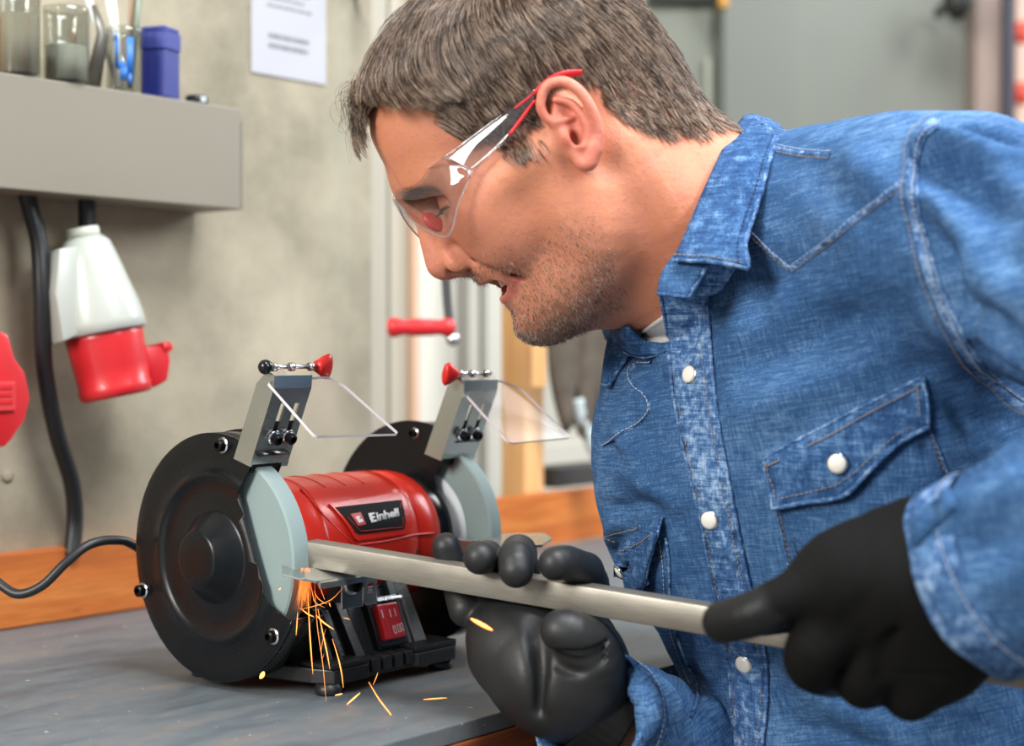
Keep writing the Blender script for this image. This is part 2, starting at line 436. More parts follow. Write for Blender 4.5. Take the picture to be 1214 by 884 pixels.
# backsplash board
sb = rbox('backsplash_board', -1.5, 1.86, 1.2005, 1.2215, BT+.0005, BT+.064, M_strip, None, .001)
tag(sb, 'orange oiled wooden board along the back of the workbench', 'board')
# pine post behind
x0, d0 = wpx(594, 1.27); x1, d1 = wpx(645, 1.232)
po = rbox('wooden_post', x0, x1, 1.232, 1.27, 0, 2.5, M_post, None, .002)
tag(po, 'pale pine post rising behind the board right of the grinder', 'post')

# ------------------------------------------------------------------ far side of the workshop
def fbox(name, pa, pb, ya, yb, d, th, mat, parent=None, bev=0.0):
    """upright board facing the photographer at distance d, its corners at picture positions"""
    a = P(pa, ya, d); c = P(pb, yb, d); b = MB(); b.box(a.x, c.x, d, d+th, min(a.z, c.z), max(a.z, c.z), bev=bev); return b.build(name, mat, parent)
M_far = simple('greyish_green_wall', '8e9188', .7, noise=.02, nscale=1)
b = MB(); b.box(.35, 2.5, 3.2, 3.3, 0, 2.9); struct(b.build('wall_right', M_far), 'plain grey-green wall behind the shoulder')
b = MB(); b.box(-.9, .385, 3.0, 3.06, 0, 2.9); wr = struct(b.build('wall_far', M_pane), 'pale wall behind the neck of the man')
fr = fbox('door_frame', 1155, 1190, -60, 1132, 3.12, .07, simple('rosy_door_frame', 'b09c92', .6)); fr.name = 'trim_1'; struct(fr, 'rosy grey door frame at the right edge')
o = fbox('steel_profile', 848, 858, -80, 1150, 2.98, .05, simple('dark_profile', '45493c', .6)); o.name = 'trim_2'; struct(o, 'dark upright profile behind the collar')
o = fbox('header', 770, 852, -12, 1, 2.97, .04, simple('dark_header', '30332b', .6)); o.name = 'trim_3'; struct(o, 'dark header at the top of the pale wall')
o = fbox('trim', 836, 842, 70, 1150, 2.98, .02, simple('soft_line', 'a5a896', .6)); o.name = 'trim_4'; struct(o, 'thin upright ridge on the pale wall')
o = fbox('yellow_tab', 852, 863, -18, 9, 2.9, .03, simple('amber_plastic', 'd99a28', .4), bev=.003); tag(o, 'small amber tab on top of the dark upright profile', 'tab')
o = fbox('pole', 1189, 1203, -60, 1132, 3.0, .03, simple('dark_blue_pole', '2b2a38', .5), bev=.008); tag(o, 'dark upright pole beside the rosy door frame', 'pole')
bd = fbox('notice_board', 1203, 1260, -60, 1132, 3.05, .02, simple('salmon_board', 'd7b3a0', .6)); tag(bd, 'pale salmon board cut by the right picture edge', 'board')
for y in (38, 110):
    a = P(1212, y, 3.04); b = MB(); b.sphere((0, 0, 0), .022, 12, sc=(.9, .35, 1)); o = b.build('red_dot', simple('red_mark%d' % y, 'd1452c', .5), bd); o.location = a
b = MB(); b.lathe([(0, -.02), (.03, -.02), (.04, -.012), (.04, .012), (.03, .02), (0, .02)], 24, 'Y'); b.tube([(0, .02, 0), (0, .15, 0)], .012)
o = b.build('door_knob', simple('black_knob', '15150f', .4)); o.location = P(1136, -4, 3.0); o.scale = (.62, 1, 1.1); tag(o, 'dark oval knob hanging high on the grey-green wall', 'knob')
# machine with dark cloth in the far corner (between post and shirt)
tr = thing('grey_cloth', 'dark grey fuzzy cloth hanging beside the pine post', 'cloth', P(690, 430, 1.95))
rows = []
for j in range(12):
    t = j/11; row = []
    for i in range(14):
        s = i/13; wv = .046*(1-.45*t*t); row.append(((s-.5)*2*wv+.006*t, .006*math.sin(s*17+t*3), .065-.15*t+.01*math.sin(s*9)))
    rows.append(row)
b = MB(); b.grid(rows); b.build('cloth_panel', simple('grey_wool', '5f564c', .95, noise=.4, nscale=60, bump=.6), tr, solid=.012)
b = MB(); b.box(-.062, -.044, -.01, .012, -.03, .05, bev=.002); b.build('wooden_hanger', M_post, tr)
b = MB(); b.tube(bez([(.045, .02, -.13), (.012, .02, -.075), (.0, .02, -.03)], 5), [.016, .018, .016, .012, .012, .01, .01, .01, .01, .01, .01], 10)
o = b.build('plastic_bag', simple('pale_blue_plastic', 'b9c6c8', .3)); o.location = P(688, 443, 1.93); tag(o, 'pale blue-grey wrapped tool leaning below the dark grey cloth', 'bag')
x0, d0 = wpx(652, 1.235); x1, d1 = wpx(740, 1.235)
o = rbox('black_case', x0, x1, 1.225, 1.275, BT+.066, BT+.091, simple('charcoal_case', '3a3b3b', .6), None, .002); tag(o, 'long charcoal case lying on the wooden board near the shirt', 'case')
b = MB(); b.box(0, .12, 0, .05, 0, .001)
# red clamp handle with its screw
cl = thing('clamp_handle', 'red bar clamp handle on a black arm before the pale panels', 'clamp', P(498, 388, 1.62))
b = MB(); b.lathe([(0, -.034), (.008, -.033), (.0105, -.027), (.0075, -.016), (.009, -.006), (.0085, .01), (.0075, .02), (.010, .028), (.0075, .035), (0, .036)], 16, 'X'); b.build('grip', M_red, cl)
b = MB(); b.sphere((.033, .003, -.012), .0075, 12); b.build('screw_end', M_chrome, cl)
b = MB(); b.tube(bez([(.026, .02, .14), (.025, .015, .08), (.027, .008, .03), (.031, .003, -.002)], 6), .0045, 8); vdist = 1.219-P(498, 388, 1.62).dot(VX); a_ = Vector((.026, .02, .36)); b.tube([Vector((.026, .02, .14)), a_], .0045, 8); b.tube([a_, a_+VX*(vdist-.02*VX.y-.026*VX.x)], .0045, 8); b.build('arm', M_black, cl)

# ------------------------------------------------------------------ trunking shelf on the wall and what stands on it
xr, dr = wpx(290, 1.15)
YS = 1.150; zt = wz(130, dr); zb = wz(249, dr)
sh = thing('wall_trunking', 'grey metal trunking box on the concrete wall used as a shelf', 'shelf', mat=RM)
rbox('trunk_body', -1.2, xr-.003, YS, 1.2215, zb, zt, M_greypaint, sh, .0015)
rbox('end_cap', xr-.0029, xr, YS-.001, 1.2215, zb+.001, zt-.012, M_greypaint2, sh, .0008)
def onshelf(px, v=1.165): a, d = wpx(px, v); return RM @ Vector((a, v, zt)), d
def stand(px, v=1.168): p, d = onshelf(px, v); return p
def jar(px, wpx_, h, name, label, cat, group=None):
    p, d = onshelf(px); r = wpx_/F*d/2; t = thing(name, label, cat, p, TH, group)
    b = MB(); b.lathe([(0, 0), (r*.92, 0), (r, .003), (r, h*.9), (r*1.02, h*.9), (r*1.02, h), (r*.96, h), (r*.94, h*.9), (r*.93, .004), (0, .003)], 28); b.build('cup', M_clear, t)
    return t, r, d
for i, (px, wpx_, h, lb) in enumerate(((24, 50, .075, 'cloudy clear jar leftmost on the trunking shelf'), (80, 54, .066, 'cloudy clear jar second from the left on the shelf'))):
    t, r, d = jar(px, wpx_, h, 'storage_jar', lb, 'jar', 'jars on the trunking shelf')
    b = MB(); b.lathe([(0, .004), (r*.88, .004), (r*.88, h*(.5 if i else .7)), (0, h*(.5 if i else .7))], 24); b.build('contents', simple('pale_contents%d' % i, 'b6b7ac' if i else 'aba291', .7, noise=.2, nscale=60), t)
# amber box at the picture edge
p = stand(2, 1.18); b = MB(); b.box(-.012, .006, -.01, .01, 0, .05, bev=.002); o = b.build('amber_bottle', simple('amber', 'b8772c', .3)); o.location = p; o.rotation_euler = (0, 0, TH); tag(o, 'small amber box behind the leftmost jar', 'box')
t, r, d = jar(149, 42, .058, 'measuring_beaker', 'clear beaker with blue markings holding tools', 'beaker')
def patch(t, r, a0, a1, z0, z1, mat, name='print'):
    b = MB(); rows = [[((r+.0004)*math.cos(a0+(a1-a0)*i/8), (r+.0004)*math.sin(a0+(a1-a0)*i/8), z) for i in range(9)] for z in (z0, z1)]; b.grid(rows); return b.build(name, mat, t, solid=.0003)
M_blue = simple('blue_print', '2b6fc4', .5)
for a0, a1, z0, z1 in ((-2.75, -2.55, .022, .047), (-2.8, -2.6, .045, .050), (-2.1, -1.75, .014, .048), (-2.7, -2.2, .020, .026), (-2.45, -2.1, .010, .022), (-2.0, -1.85, .006, .016)): patch(t, r, a0, a1, z0, z1, M_blue, 'blue_marking')
patch(t, r*.96, -2.9, -2.5, .004, .052, simple('paper_label', 'd5d6d2', .7), 'paper_label')
# tools in the beaker
pb = stand(149)
for i, (dx, dy, lean, L, r_, c, lb, nm) in enumerate(((-.006, .002, -.32, .085, .0035, 'c9cbcb', 'steel spatula leaning left in the beaker', 'spatula'), (-.002, -.003, -.12, .095, .005, 'e4e4e0', 'white handled brush standing in the beaker', 'brush'), (.004, .002, .04, .09, .004, '8b7257', 'brown wooden stick in the beaker', 'stick'), (.006, -.003, .10, .09, .003, '6f7a68', 'olive green pencil in the beaker', 'pencil'))):
    a = pb+Vector((dx, dy, .006)); q = a+Vector((math.sin(lean)*L, 0, math.cos(lean)*L)); b = MB(); b.tube([a, a.lerp(q, .6), q], [r_*.6, r_, r_*1.1], 8, flat=.5); o = b.build(nm, simple('tool%d' % i, c, .4)); tag(o, lb, 'tool')
# dark folded tool leaning left of the beaker
p = stand(118); b = MB(); b.tube([p+Vector((-.006, 0, .0)), p+Vector((.004, .0, .05)), p+Vector((-.004, 0, .075))], [.008, .006, .003], 10, flat=.4); o = b.build('grey_pliers', simple('dull_steel', '6f6c64', .4, .6)); tag(o, 'dull grey tool leaning between the jars and the beaker', 'tool')
# blue box
p, d = onshelf(191); t = thing('blue_plastic_box', 'dark blue telescopic plastic box on the trunking shelf', 'box', p, TH+.35)
wb_ = 40/F*d/2*.83; b = MB(); b.box(-wb_, wb_, -wb_, wb_, 0, .043, bev=.0015); b.build('box_body', simple('blue_plastic', '1f2b78', .4, bump=.05), t)
b = MB(); b.box(-wb_*1.07, wb_*1.07, -wb_*1.07, wb_*1.07, .0431, .060, bev=.0015); b.box(-wb_*.98, wb_*.98, -wb_*.98, wb_*.98, .060, .0645, bev=.0015); b.build('lid', simple('blue_plastic_lid', '222f80', .4), t)
# black cap
p, d = onshelf(234); t = thing('round_stopper', 'small flat black stopper lying on the end of the shelf', 'stopper', p, TH)
b = MB(); b.lathe([(0, 0), (.0105, 0), (.0105, .007), (.009, .0085), (0, .0085)], 20); b.build('cap_body', M_black, t)
b = MB(); b.box(-.004, .002, -.0112, -.0104, .002, .007); b.build('label_strip', simple('pale_strip', 'b9c4c8', .4), t)

# ------------------------------------------------------------------ notice on the wall
x0, d0 = wpx(299, 1.2205); x1, d1 = wpx(387, 1.2205)
nz0 = wz(94, (d0+d1)/2); nt = thing('paper_notice', 'white sheet of printed text pinned on the concrete wall', 'paper', mat=RM)
rbox('sheet', x0, x1, 1.2203, 1.2215, nz0, nz0+.30, simple('white_paper', 'aeaeb4', .8), nt)
M_ink = simple('grey_ink', '77767c', .8)
W = x1-x0; zc = wz(45, (d0+d1)/2)
for i, (z, x, l, hh) in enumerate([(.128, .2, .55, .004)]+[(.118-.008*k, .2, [.56, .5, .58, .52][k % 4], .0032) for k in range(7)]+[(.038, .22, .50, .006), (.028, .22, .52, .006)]):
    xa = x0+W*x; n = 0; rl = random.Random(i); b = MB()
    while xa < x0+W*(x+l):       # word-sized dashes of print
        ww = W*rl.uniform(.03, .09); b.box(xa, xa+ww, 1.2201, 1.2204, nz0+z, nz0+z+hh*.8); xa += ww+W*.012
    tag(b.build('text_line', M_ink, nt), kind='stuff')

# ------------------------------------------------------------------ sockets and cables under the trunking
def cable(name, pts, r, label, mat=None, n=8, kink=0):
    b = MB(); q = bez(pts, n); b.tube(q, r, 12); o = b.build(name, mat or M_black); tag(o, label, 'cable'); return o
def wp(px, py, v): a, d = wpx(px, v); return Vector((RM @ Vector((a, v, 0))).xy.to_tuple()+(wz(py, d),))
q = wp(34, 236, 1.19); q.z = zb+.004
cable('power_cable', [wp(33, 228, 1.19), wp(36, 245, 1.19), wp(47, 290, 1.185), wp(50, 350, 1.18), wp(52, 430, 1.185), wp(66, 510, 1.19), wp(84, 570, 1.197), wp(88, 615, 1.205), wp(84, 660, 1.2)], .0074, 'thick black cable hanging from the trunking to the bench')
cable('socket_cable', [wp(103, 228, 1.185), wp(104, 250, 1.185), wp(104, 276, 1.185)], .0078, 'short black cable entering the hanging red and white socket')
# hanging CEE coupler
ax0 = wp(99, 276, 1.178); ax1 = wp(137, 462, 1.160); ax = (ax1-ax0).normalized()
zax = ax; yax = VX-zax*VX.dot(zax); yax.normalize(); xax = yax.cross(zax)
Mk = Matrix((( xax.x, yax.x, zax.x, ax0.x), (xax.y, yax.y, zax.y, ax0.y), (xax.z, yax.z, zax.z, ax0.z), (0, 0, 0, 1))) @ Matrix.Rotation(math.radians(188), 4, 'Z')
L = (ax1-ax0).length
cs = thing('hanging_socket', 'white and red industrial socket hanging from the trunking by its cable', 'socket', mat=Mk)
b = MB(); b.lathe([(0, -.004), (.0145, -.004), (.0145, .004), (.012, .005), (.012, .007), (0, .007)], 20); b.build('cable_gland', simple('ivory_gland', 'c9ccbd', .45), cs)
b = MB(); prof = [(.0165, .005), (.0215, .010), (.0265, .028), (.031, .048), (.0355, .066), (.0375, .080), (.038, .088), (.036, .090), (0, .090)]
b.lathe([(0, .004)]+prof, 40); ob = b.build('socket_housing', M_white, cs)
b = MB(); b.prism([(-.034, .012), (-.046, .05), (-.048, .092), (-.03, .088), (-.018, .05), (-.014, .012)], -.017, .017, 'Y', bev=.004); b.build('housing_shoulder', M_white, cs, angle=40)
for z in (.045, .060):
    b = MB(); b.lathe([(0, -.0185), (.0035, -.0185), (.0042, -.0175), (.0042, -.016)], 14, 'Y'); o = b.build('screw_cap', simple('dark_screw', '2f4a44', .4), cs); o.location = (-.0385, 0, z)
b = MB(); b.lathe([(0, .088), (.0335, .088), (.0340, .094), (.0325, .120), (.0315, .136), (.0325, .138), (.0318, .144), (.0295, .147), (0, .1475)], 40); b.build('red_collar', M_red, cs)
b = MB(); b.prism([(.026, .108), (.046, .110), (.052, .116), (.050, .126), (.044, .142), (.028, .146)], -.017, .017, 'Y', bev=.004); b.box(.044, .055, -.019, .019, .107, .117, bev=.004); b.build('lid_hinge', simple('red_plastic_lid', 'c4222a', .3), cs, angle=40)
# second red coupler cut by the left edge
ws = thing('wall_socket', 'red industrial socket cut by the left picture edge', 'socket', wp(-8, 455, 1.17), TH)
b = MB(); b.prism([(-.035, .045), (-.006, .045), (.004, .041), (.009, .022), (.019, .010), (.024, -.012), (.019, -.030), (.006, -.046), (-.0, -.052), (-.035, -.05)], -.018, .028, 'Y', bev=.004)
b.build('socket_body', M_red, ws, angle=40)
b = MB(); b.box(-.022, .008, -.0205, -.0181, -.022, .002, bev=.001); b.build('rating_plate', simple('red_plate', 'd03a3c', .4), ws)
for z in (-.016, -.010, -.004):
    b = MB(); b.box(-.018, .004, -.0212, -.0206, z, z+.003); b.build('raised_line', M_red, ws)
# cord of the grinder: rests on the bench, runs behind the guard
cable('grinder_cord', [P(-45, 640, 1.20), P(-20, 672, 1.19), P(0, 692, 1.185), P(22, 704, 1.18), P(50, 694, 1.18), P(78, 667, 1.185), P(105, 646, 1.195), P(135, 640, 1.21), P(162, 648, 1.225), P(215, 690, 1.25), (-.2, 1.26, BT+.05), (-.155, 1.262, BT+.047)], .0036, 'thin black power cord curving across to the bench grinder')
# ================================================================== bench grinder
GO = Vector((-.133, 1.227, BT)); GM = Matrix.Translation(GO) @ Matrix.Rotation(TH, 4, 'Z'); GI = GM.inverted()
def gl(px, py, ax, val):     # grinder-local point on the plane coordinate[ax] = val
    a = GI @ P(px, py, .5); b = GI @ P(px, py, 1.5); return a+(b-a)*((val-a[ax])/(b[ax]-a[ax]))
M_gblack = simple('gloss_black_enamel', '0d0f11', .2)
def blackplate():
    m = Mat('black_enamel_plate'); co = m.coord(); a = m.noise(co, 40, 5); d = m.noise(co, 900, 2)
    m.base(m.mix(m.ramp(d, [(.70, (0,)*3), (.76, (.35,)*3)]), srgb('0e1114'), srgb('55595d'))); m.rough(m.ramp(a, [(.3, (.22,)*3), (.7, (.36,)*3)])); m.set(Specular_IOR_Level=.3)
    m.bump(m.noise(co, 25, 2), .06, .002); return m.m
M_plate = blackplate()
def redpaint():
    m = Mat('red_enamel_orange_peel'); m.set(Base_Color=srgb('d62a18'), Roughness=.24, Specular_IOR_Level=.45); m.bump(m.noise(m.coord(), 330, 2), .16, .0008); return m.m
M_mred = redpaint()
M_base = simple('textured_black_casting', '1b1c1e', .42, noise=.25, nscale=300, bump=.5)
M_rib = simple('greenish_grey_rib', '46524f', .45, bump=.5, nscale=300)
def stone(name, c):
    m = Mat(name); co = m.coord(); a = m.noise(co, 800, 2); b = m.noise(co, 12, 3); c = srgb(c)
    m.base(m.mix(m.ramp(b, [(.3, (0,)*3), (.7, (1,)*3)]), tuple(x*.93 for x in c), tuple(x*1.05 for x in c))); m.set(Roughness=.85); m.bump(a, .25, .0004); return m.m
M_stone = stone('grey_green_abrasive', '8fa1a0'); M_label = simple('white_blotter_paper', 'dde4e6', .6)
def zinc():
    m = Mat('zinc_plated_sheet'); co = m.coord(); a = m.noise(co, 30, 4, .6); b = m.noise(m.coord(scale=(1, 1, .15)), 220, 3)
    m.base(m.mix(a, srgb('b4bab9'), srgb('c6c8c1'))); m.set(Metallic=.9); m.rough(m.ramp(a, [(.3, (.2,)*3), (.7, (.3,)*3)])); return m.m
M_zinc = zinc(); M_screw = simple('black_oxide_steel', '2a2b2d', .28, .9)
M_shield = thin('clear_eye_shield', (.965, .95, .955), .05, .004)
M_shedge = Mat('polished_shield_edge').set(Base_Color=(.93, .90, .95), Roughness=.2, Subsurface_Weight=.0, Transmission_Weight=.25).m
G = thing('bench_grinder', 'red and black double wheel bench grinder on the blue-grey bench top', 'grinder', GO, TH)
AZ = .093; RG = .0885
def arc(r, a0, a1, n): return [(r*math.cos(a0+(a1-a0)*i/n), AZ+r*math.sin(a0+(a1-a0)*i/n)) for i in range(n+1)]
# opening of the guard, seen from the left: y, z outline (front is -y)
aT = math.atan2(.074, -.047); aB = math.atan2(-.036, -.081)+2*math.pi      # upper and lower end of the rim
def guard(side, xo, xi):
    """xo = outer face, xi = inner face"""
    g = bpy.data.objects.new('wheel_guard', None); link(g, G); s = -1 if side == 'l' else 1
    rim = arc(RG, aB-2*math.pi, aT, 64)              # from the lower front round the back to the top
    inner = [(-.027, AZ+.047), (-.040, AZ+.013), (-.055, AZ-.022), (-.058, AZ-.028)] if side == 'l' else [(-.024, AZ+.045), (-.033, AZ+.02), (-.045, AZ-.022), (-.055, AZ-.028)]
    # outer plate, pressed: radial rings, with the front segment cut away
    rr = [0, .008, .0170, .0190, .0202, .0260, .0322, .0334, .0348, .046, .0535, .0555, .0575, .0595, .0615, .064, .072, .080, .0865, .0885, .0885]
    hh = [.0165, .0165, .0164, .0160, .0150, .0082, .0012, .0003, 0, 0, 0, .0010, .0024, .0026, .0014, 0, 0, 0, 0, -.0008, -.0025]
    rows = []; pv = [(-.047, .074)]+[(y, z-AZ) for y, z in inner]+[(-.081, -.036)]
    angs = sorted([2*math.pi*i/140 for i in range(140)]+[(math.atan2(z, y)+e) % (2*math.pi) for y, z in pv for e in (-1e-4, 1e-4)]); N = len(angs)
    def cutr(a):      # how far out the plate reaches at this angle
        c, d = math.cos(a), math.sin(a); best = 1.
        pts = [(-.047, .074)]+[(y, z-AZ) for y, z in inner]+[(-.081, -.036)]
        for (y0, z0), (y1, z1) in zip(pts, pts[1:]):
            den = c*(z1-z0)-d*(y1-y0)
            if abs(den) < 1e-9: continue
            t = (y0*(z1-z0)-z0*(y1-y0))/den; u = (y0*d-z0*c)/den if False else None
            # parameter along the edge
            px_, pz_ = c*t, d*t; L2 = (y1-y0)**2+(z1-z0)**2; u = ((px_-y0)*(y1-y0)+(pz_-z0)*(z1-z0))/L2
            if t > 0 and -1e-4 <= u <= 1+1e-4: best = min(best, t)
        return best
    b = MB(); cuts = [cutr(a) for a in angs]
    def hof(r):
        return float(np.interp(r, rr, hh))
    for j in range(len(rr)):
        row = []
        for i in range(N):
            a = angs[i]; r = min(rr[j], cuts[i]) if s < 0 or True else rr[j]
            h = hh[j] if rr[j] <= cuts[i] else hof(r)
            row.append((xo+s*h, r*math.cos(a), AZ+r*math.sin(a)))
        rows.append(row)
    b.grid(rows, closed=True); pl = b.build('outer_plate', M_plate, g, solid=.0011, off=-1, weld=1e-6, angle=50)
    # drum wall
    b = MB(); a0, a1 = aB-2*math.pi, aT; n = 60
    x0, x1 = (xo+.0005, xi) if s < 0 else (xo-.0005, xi)
    b.grid([[(x, (RG-.0007)*math.cos(a0+(a1-a0)*i/n), AZ+(RG-.0007)*math.sin(a0+(a1-a0)*i/n)) for i in range(n+1)] for x in (x0, (x0+x1)/2, x1)])
    b.build('drum_wall', M_gblack, g, solid=.0014)
    # inner plate with a boss towards the motor
    b = MB(); ri = [.012, .03, .045, .06, .075, RG+.0016]; rows = []
    for j, r_ in enumerate(ri): rows.append([(xi, min(r_, cuts[i] if s > 0 else max(cuts[i], .06))*math.cos(angs[i]), AZ+min(r_, cuts[i] if s > 0 else max(cuts[i], .06))*math.sin(angs[i])) for i in range(N)])
    b.grid(rows, closed=True, smooth=False); b.build('inner_plate', M_plate, g, solid=.0014, weld=1e-6)
    b = MB(); q = -s
    b.lathe([(.045, xi+q*.0008), (.0465, xi+q*.003), (.0455, xi+q*.008), (.0405, xi+q*.016), (.034, xi+q*.021), (.020, xi+q*.022)], 48, 'X', Matrix.Translation((0, 0, AZ)))
    b.build('boss', M_gblack, g)
    return g
gL = guard('l', -.125, -.095); gR = guard('r', .112, .082)
def cap_screw(parent, x, y, z, dirx=-1, r=.0044, h=.006, washer=True, M=None):
    e = MB(); MM = M or (Matrix.Translation((x, y, z)) @ Matrix.Rotation(-math.pi/2 if dirx < 0 else math.pi/2, 4, 'Y'))
    e.lathe([(0, h-.003), (.0021, h-.003), (.0022, h), (r*.8, h), (r, h-.0007), (r, .0004), (0, .0004)], 18, M=MM); o = e.build('socket_screw', M_screw, parent, angle=35)
    if washer:
        e = MB(); e.lathe([(0, 0), (r*1.3, 0), (r*1.35, .0006), (r*1.3, .001), (0, .001)], 20, M=MM); e.build('washer', M_chrome, o)
    return o
for y, z in ((-.011, .080), (.079, -.031), (-.063, -.049)):
    cap_screw(gL, -.1253, y, AZ+z)
# screw tip with a nut on the inner face of the right guard
for y, z in ((-.004, .080), (.079, -.031), (-.058, -.055)):
    cap_screw(gR, .0815, y, AZ+z, -1, .0034, .005)
# wheels
for x0, x1, lab in ((-.118, -.102, 0), (.0925, .1065, 1)):
    b = MB(); b.lathe([(.016, x0), (.0735, x0), (.0750, x0+.0012), (.0750, x1-.0012), (.0735, x1), (.016, x1)], 96, 'X', Matrix.Translation((0, 0, AZ)), cap=False)
    wl_ = b.build('grinding_wheel', M_stone, G, angle=30)
    for xx, q in ((x0, -1), (x1, 1)):
        b = MB(); rl_ = .050 if lab else .03
        b.lathe([(.013, xx+q*.0003), (rl_, xx+q*.0003), (rl_, xx+q*.0009), (.013, xx+q*.0009)], 48, 'X', Matrix.Translation((0, 0, AZ)), cap=False); b.build('paper_blotter', M_label, wl_)
        b = MB(); b.lathe([(0, xx+q*.001), (.024, xx+q*.001), (.022, xx+q*.004), (.008, xx+q*.005), (0, xx+q*.007)], 32, 'X', Matrix.Translation((0, 0, AZ))); b.build('flange', M_screw, wl_)
b = MB(); b.lathe([(0, -.122), (.006, -.122), (.006, .110), (0, .110)], 16, 'X', Matrix.Translation((0, 0, AZ))); b.build('shaft', M_chrome, G)
# ---- motor: body of revolution with raised panel edges
mo = bpy.data.objects.new('motor_housing', None); link(mo, G)
prof = [(.034, -.090), (.043, -.090), (.0478, -.086), (.0505, -.078), (.0512, -.066), (.0514, -.0615), (.0524, -.060), (.0524, .020), (.0526, .030), (.0512, .0325), (.0510, .0345), (.0520, .0365), (.0515, .052), (.0498, .060), (.0475, .0640), (.040, .0660), (.030, .0660)]
b = MB(); b.lathe(prof, 96, 'X', Matrix.Translation((0, 0, AZ))); b.build('red_shell', M_mred, mo, angle=32)
def mcyl(x, a, r): return (x, -r*math.cos(a), AZ+r*math.sin(a))       # a = elevation seen from the operator
def mpatch(poly, r0, r1, name, mat, parent, nsub=10):
    """plate wrapped on the motor: outline of (x, a)"""
    q = []
    for i in range(len(poly)):
        (xa, aa), (xb, ab) = poly[i], poly[(i+1) % len(poly)]
        for k in range(nsub): q.append((xa+(xb-xa)*k/nsub, aa+(ab-aa)*k/nsub))
    xs = [p[0] for p in q]; cx = sum(xs)/len(xs); ca = sum(p[1] for p in q)/len(q); n = len(q); R = 6
    b = MB(); rows = [[mcyl(cx+(x-cx)*t, ca+(a-ca)*t, r1) for x, a in q] for t in [k/R for k in range(1, R+1)]]; rows.append([mcyl(x, a, r0) for x, a in q])
    b.grid(rows, closed=True); b.add([mcyl(cx, ca, r1)]+[mcyl(cx+(x-cx)/R, ca+(a-ca)/R, r1) for x, a in q], [(0, 1+i, 1+(i+1) % n) for i in range(n)], True)
    return b.build(name, mat, parent, weld=1e-6, angle=30)
def mxa(px, py, r=.0535):           # picture point -> (x, a) on the motor
    o0 = GI @ P(px, py, .8); o1 = GI @ P(px, py, 1.6); d = o1-o0; A = d.y**2+d.z**2; B = 2*(o0.y*d.y+(o0.z-AZ)*d.z); C_ = o0.y**2+(o0.z-AZ)**2-r*r
    t = (-B-math.sqrt(max(B*B-4*A*C_, 0)))/(2*A); p = o0+d*t; return (p.x, math.atan2(p.z-AZ, -p.y))
frame = [mxa(*p, .0538) for p in ((390, 597), (476, 583), (489, 622), (481, 633), (424, 641), (420, 638))]
mpatch(frame, .0515, .0541, 'badge_frame', M_mred, mo)
badge = [mxa(*p, .0545) for p in ((398, 601), (476, 592), (481, 620), (479, 627), (427, 633.5), (422, 631))]
mpatch(badge, .0536, .0546, 'badge', simple('black_badge', '060707', .6, Specular_IOR_Level=.12), mo)
M_wp = simple('white_badge_print', 'f2f2f2', .4); M_rp = simple('red_badge_print', 'd2202a', .4)
xb0, xb1 = min(p[0] for p in badge), max(p[0] for p in badge)
def on_badge(x, a, r): return mcyl(x, a, r)
# thin red rule near the lower edge of the badge
bl = [mxa(*p, .0549) for p in ((412, 612), (427.5, 629.5), (477.5, 624.5), (478.5, 619), (474.5, 595))]
b = MB(); b.tube([mcyl(x, a, .0549) for x, a in bl], .00022, 6); b.build('badge_rule', M_rp, mo)
sq = [mxa(*p, .0549) for p in ((415.5, 609), (427.5, 607), (434, 621), (424.5, 623))]
mpatch(sq, .0546, .0549, 'logo_square', M_rp, mo, 4)
cS = (sum(p[0] for p in sq)/4, sum(p[1] for p in sq)/4)
# the white mark inside the square: a block with two steps cut out of its right side
def sqp(u, v):          # bilinear inside the square, u right, v down
    (a, b_, c, d) = sq; top = [a[i]+(b_[i]-a[i])*u for i in (0, 1)]; bot = [d[i]+(c[i]-d[i])*u for i in (0, 1)]; return (top[0]+(bot[0]-top[0])*v, top[1]+(bot[1]-top[1])*v)
mk = [(.24, .30), (.66, .26), (.72, .40), (.52, .46), (.56, .56), (.80, .52), (.82, .76), (.26, .80)]
b = MB(); vs = [mcyl(*sqp(u, v), .0551) for u, v in mk]; b.add(vs, [(0, 1, 2, 3), (0, 3, 4, 7), (4, 5, 6, 7)]); b.build('logo_mark', M_wp, mo, solid=.0002)
# lettering
def text_mesh(txt, mat, parent, name, mapf, bold=.02, sx=1.0):
    cu = bpy.data.curves.new(name, 'FONT'); cu.body = txt; cu.size = 1; cu.offset = bold; cu.extrude = 0; cu.resolution_u = 3; cu.space_character = .98
    t = bpy.data.objects.new(name, cu); COL.objects.link(t); dg = bpy.context.evaluated_depsgraph_get(); me = bpy.data.meshes.new_from_object(t.evaluated_get(dg)); bpy.data.objects.remove(t)
    xs = [v.co.x for v in me.vertices]; ys = [v.co.y for v in me.vertices]; x0, x1, y0, y1 = min(xs), max(xs), min(ys), max(ys)
    for v in me.vertices: v.co = Vector(mapf((v.co.x-x0)/(x1-x0), (v.co.y-y0)/(y1-y0)))
    me.materials.clear(); me.materials.append(mat); o = bpy.data.objects.new(name, me); link(o, parent); md = o.modifiers.new('s', 'SOLIDIFY'); md.thickness = .0002; md.offset = 0; return o
tq = [mxa(*p, .0549) for p in ((436.5, 608.5), (471.5, 602), (473.5, 611.5), (439.5, 619.5))]
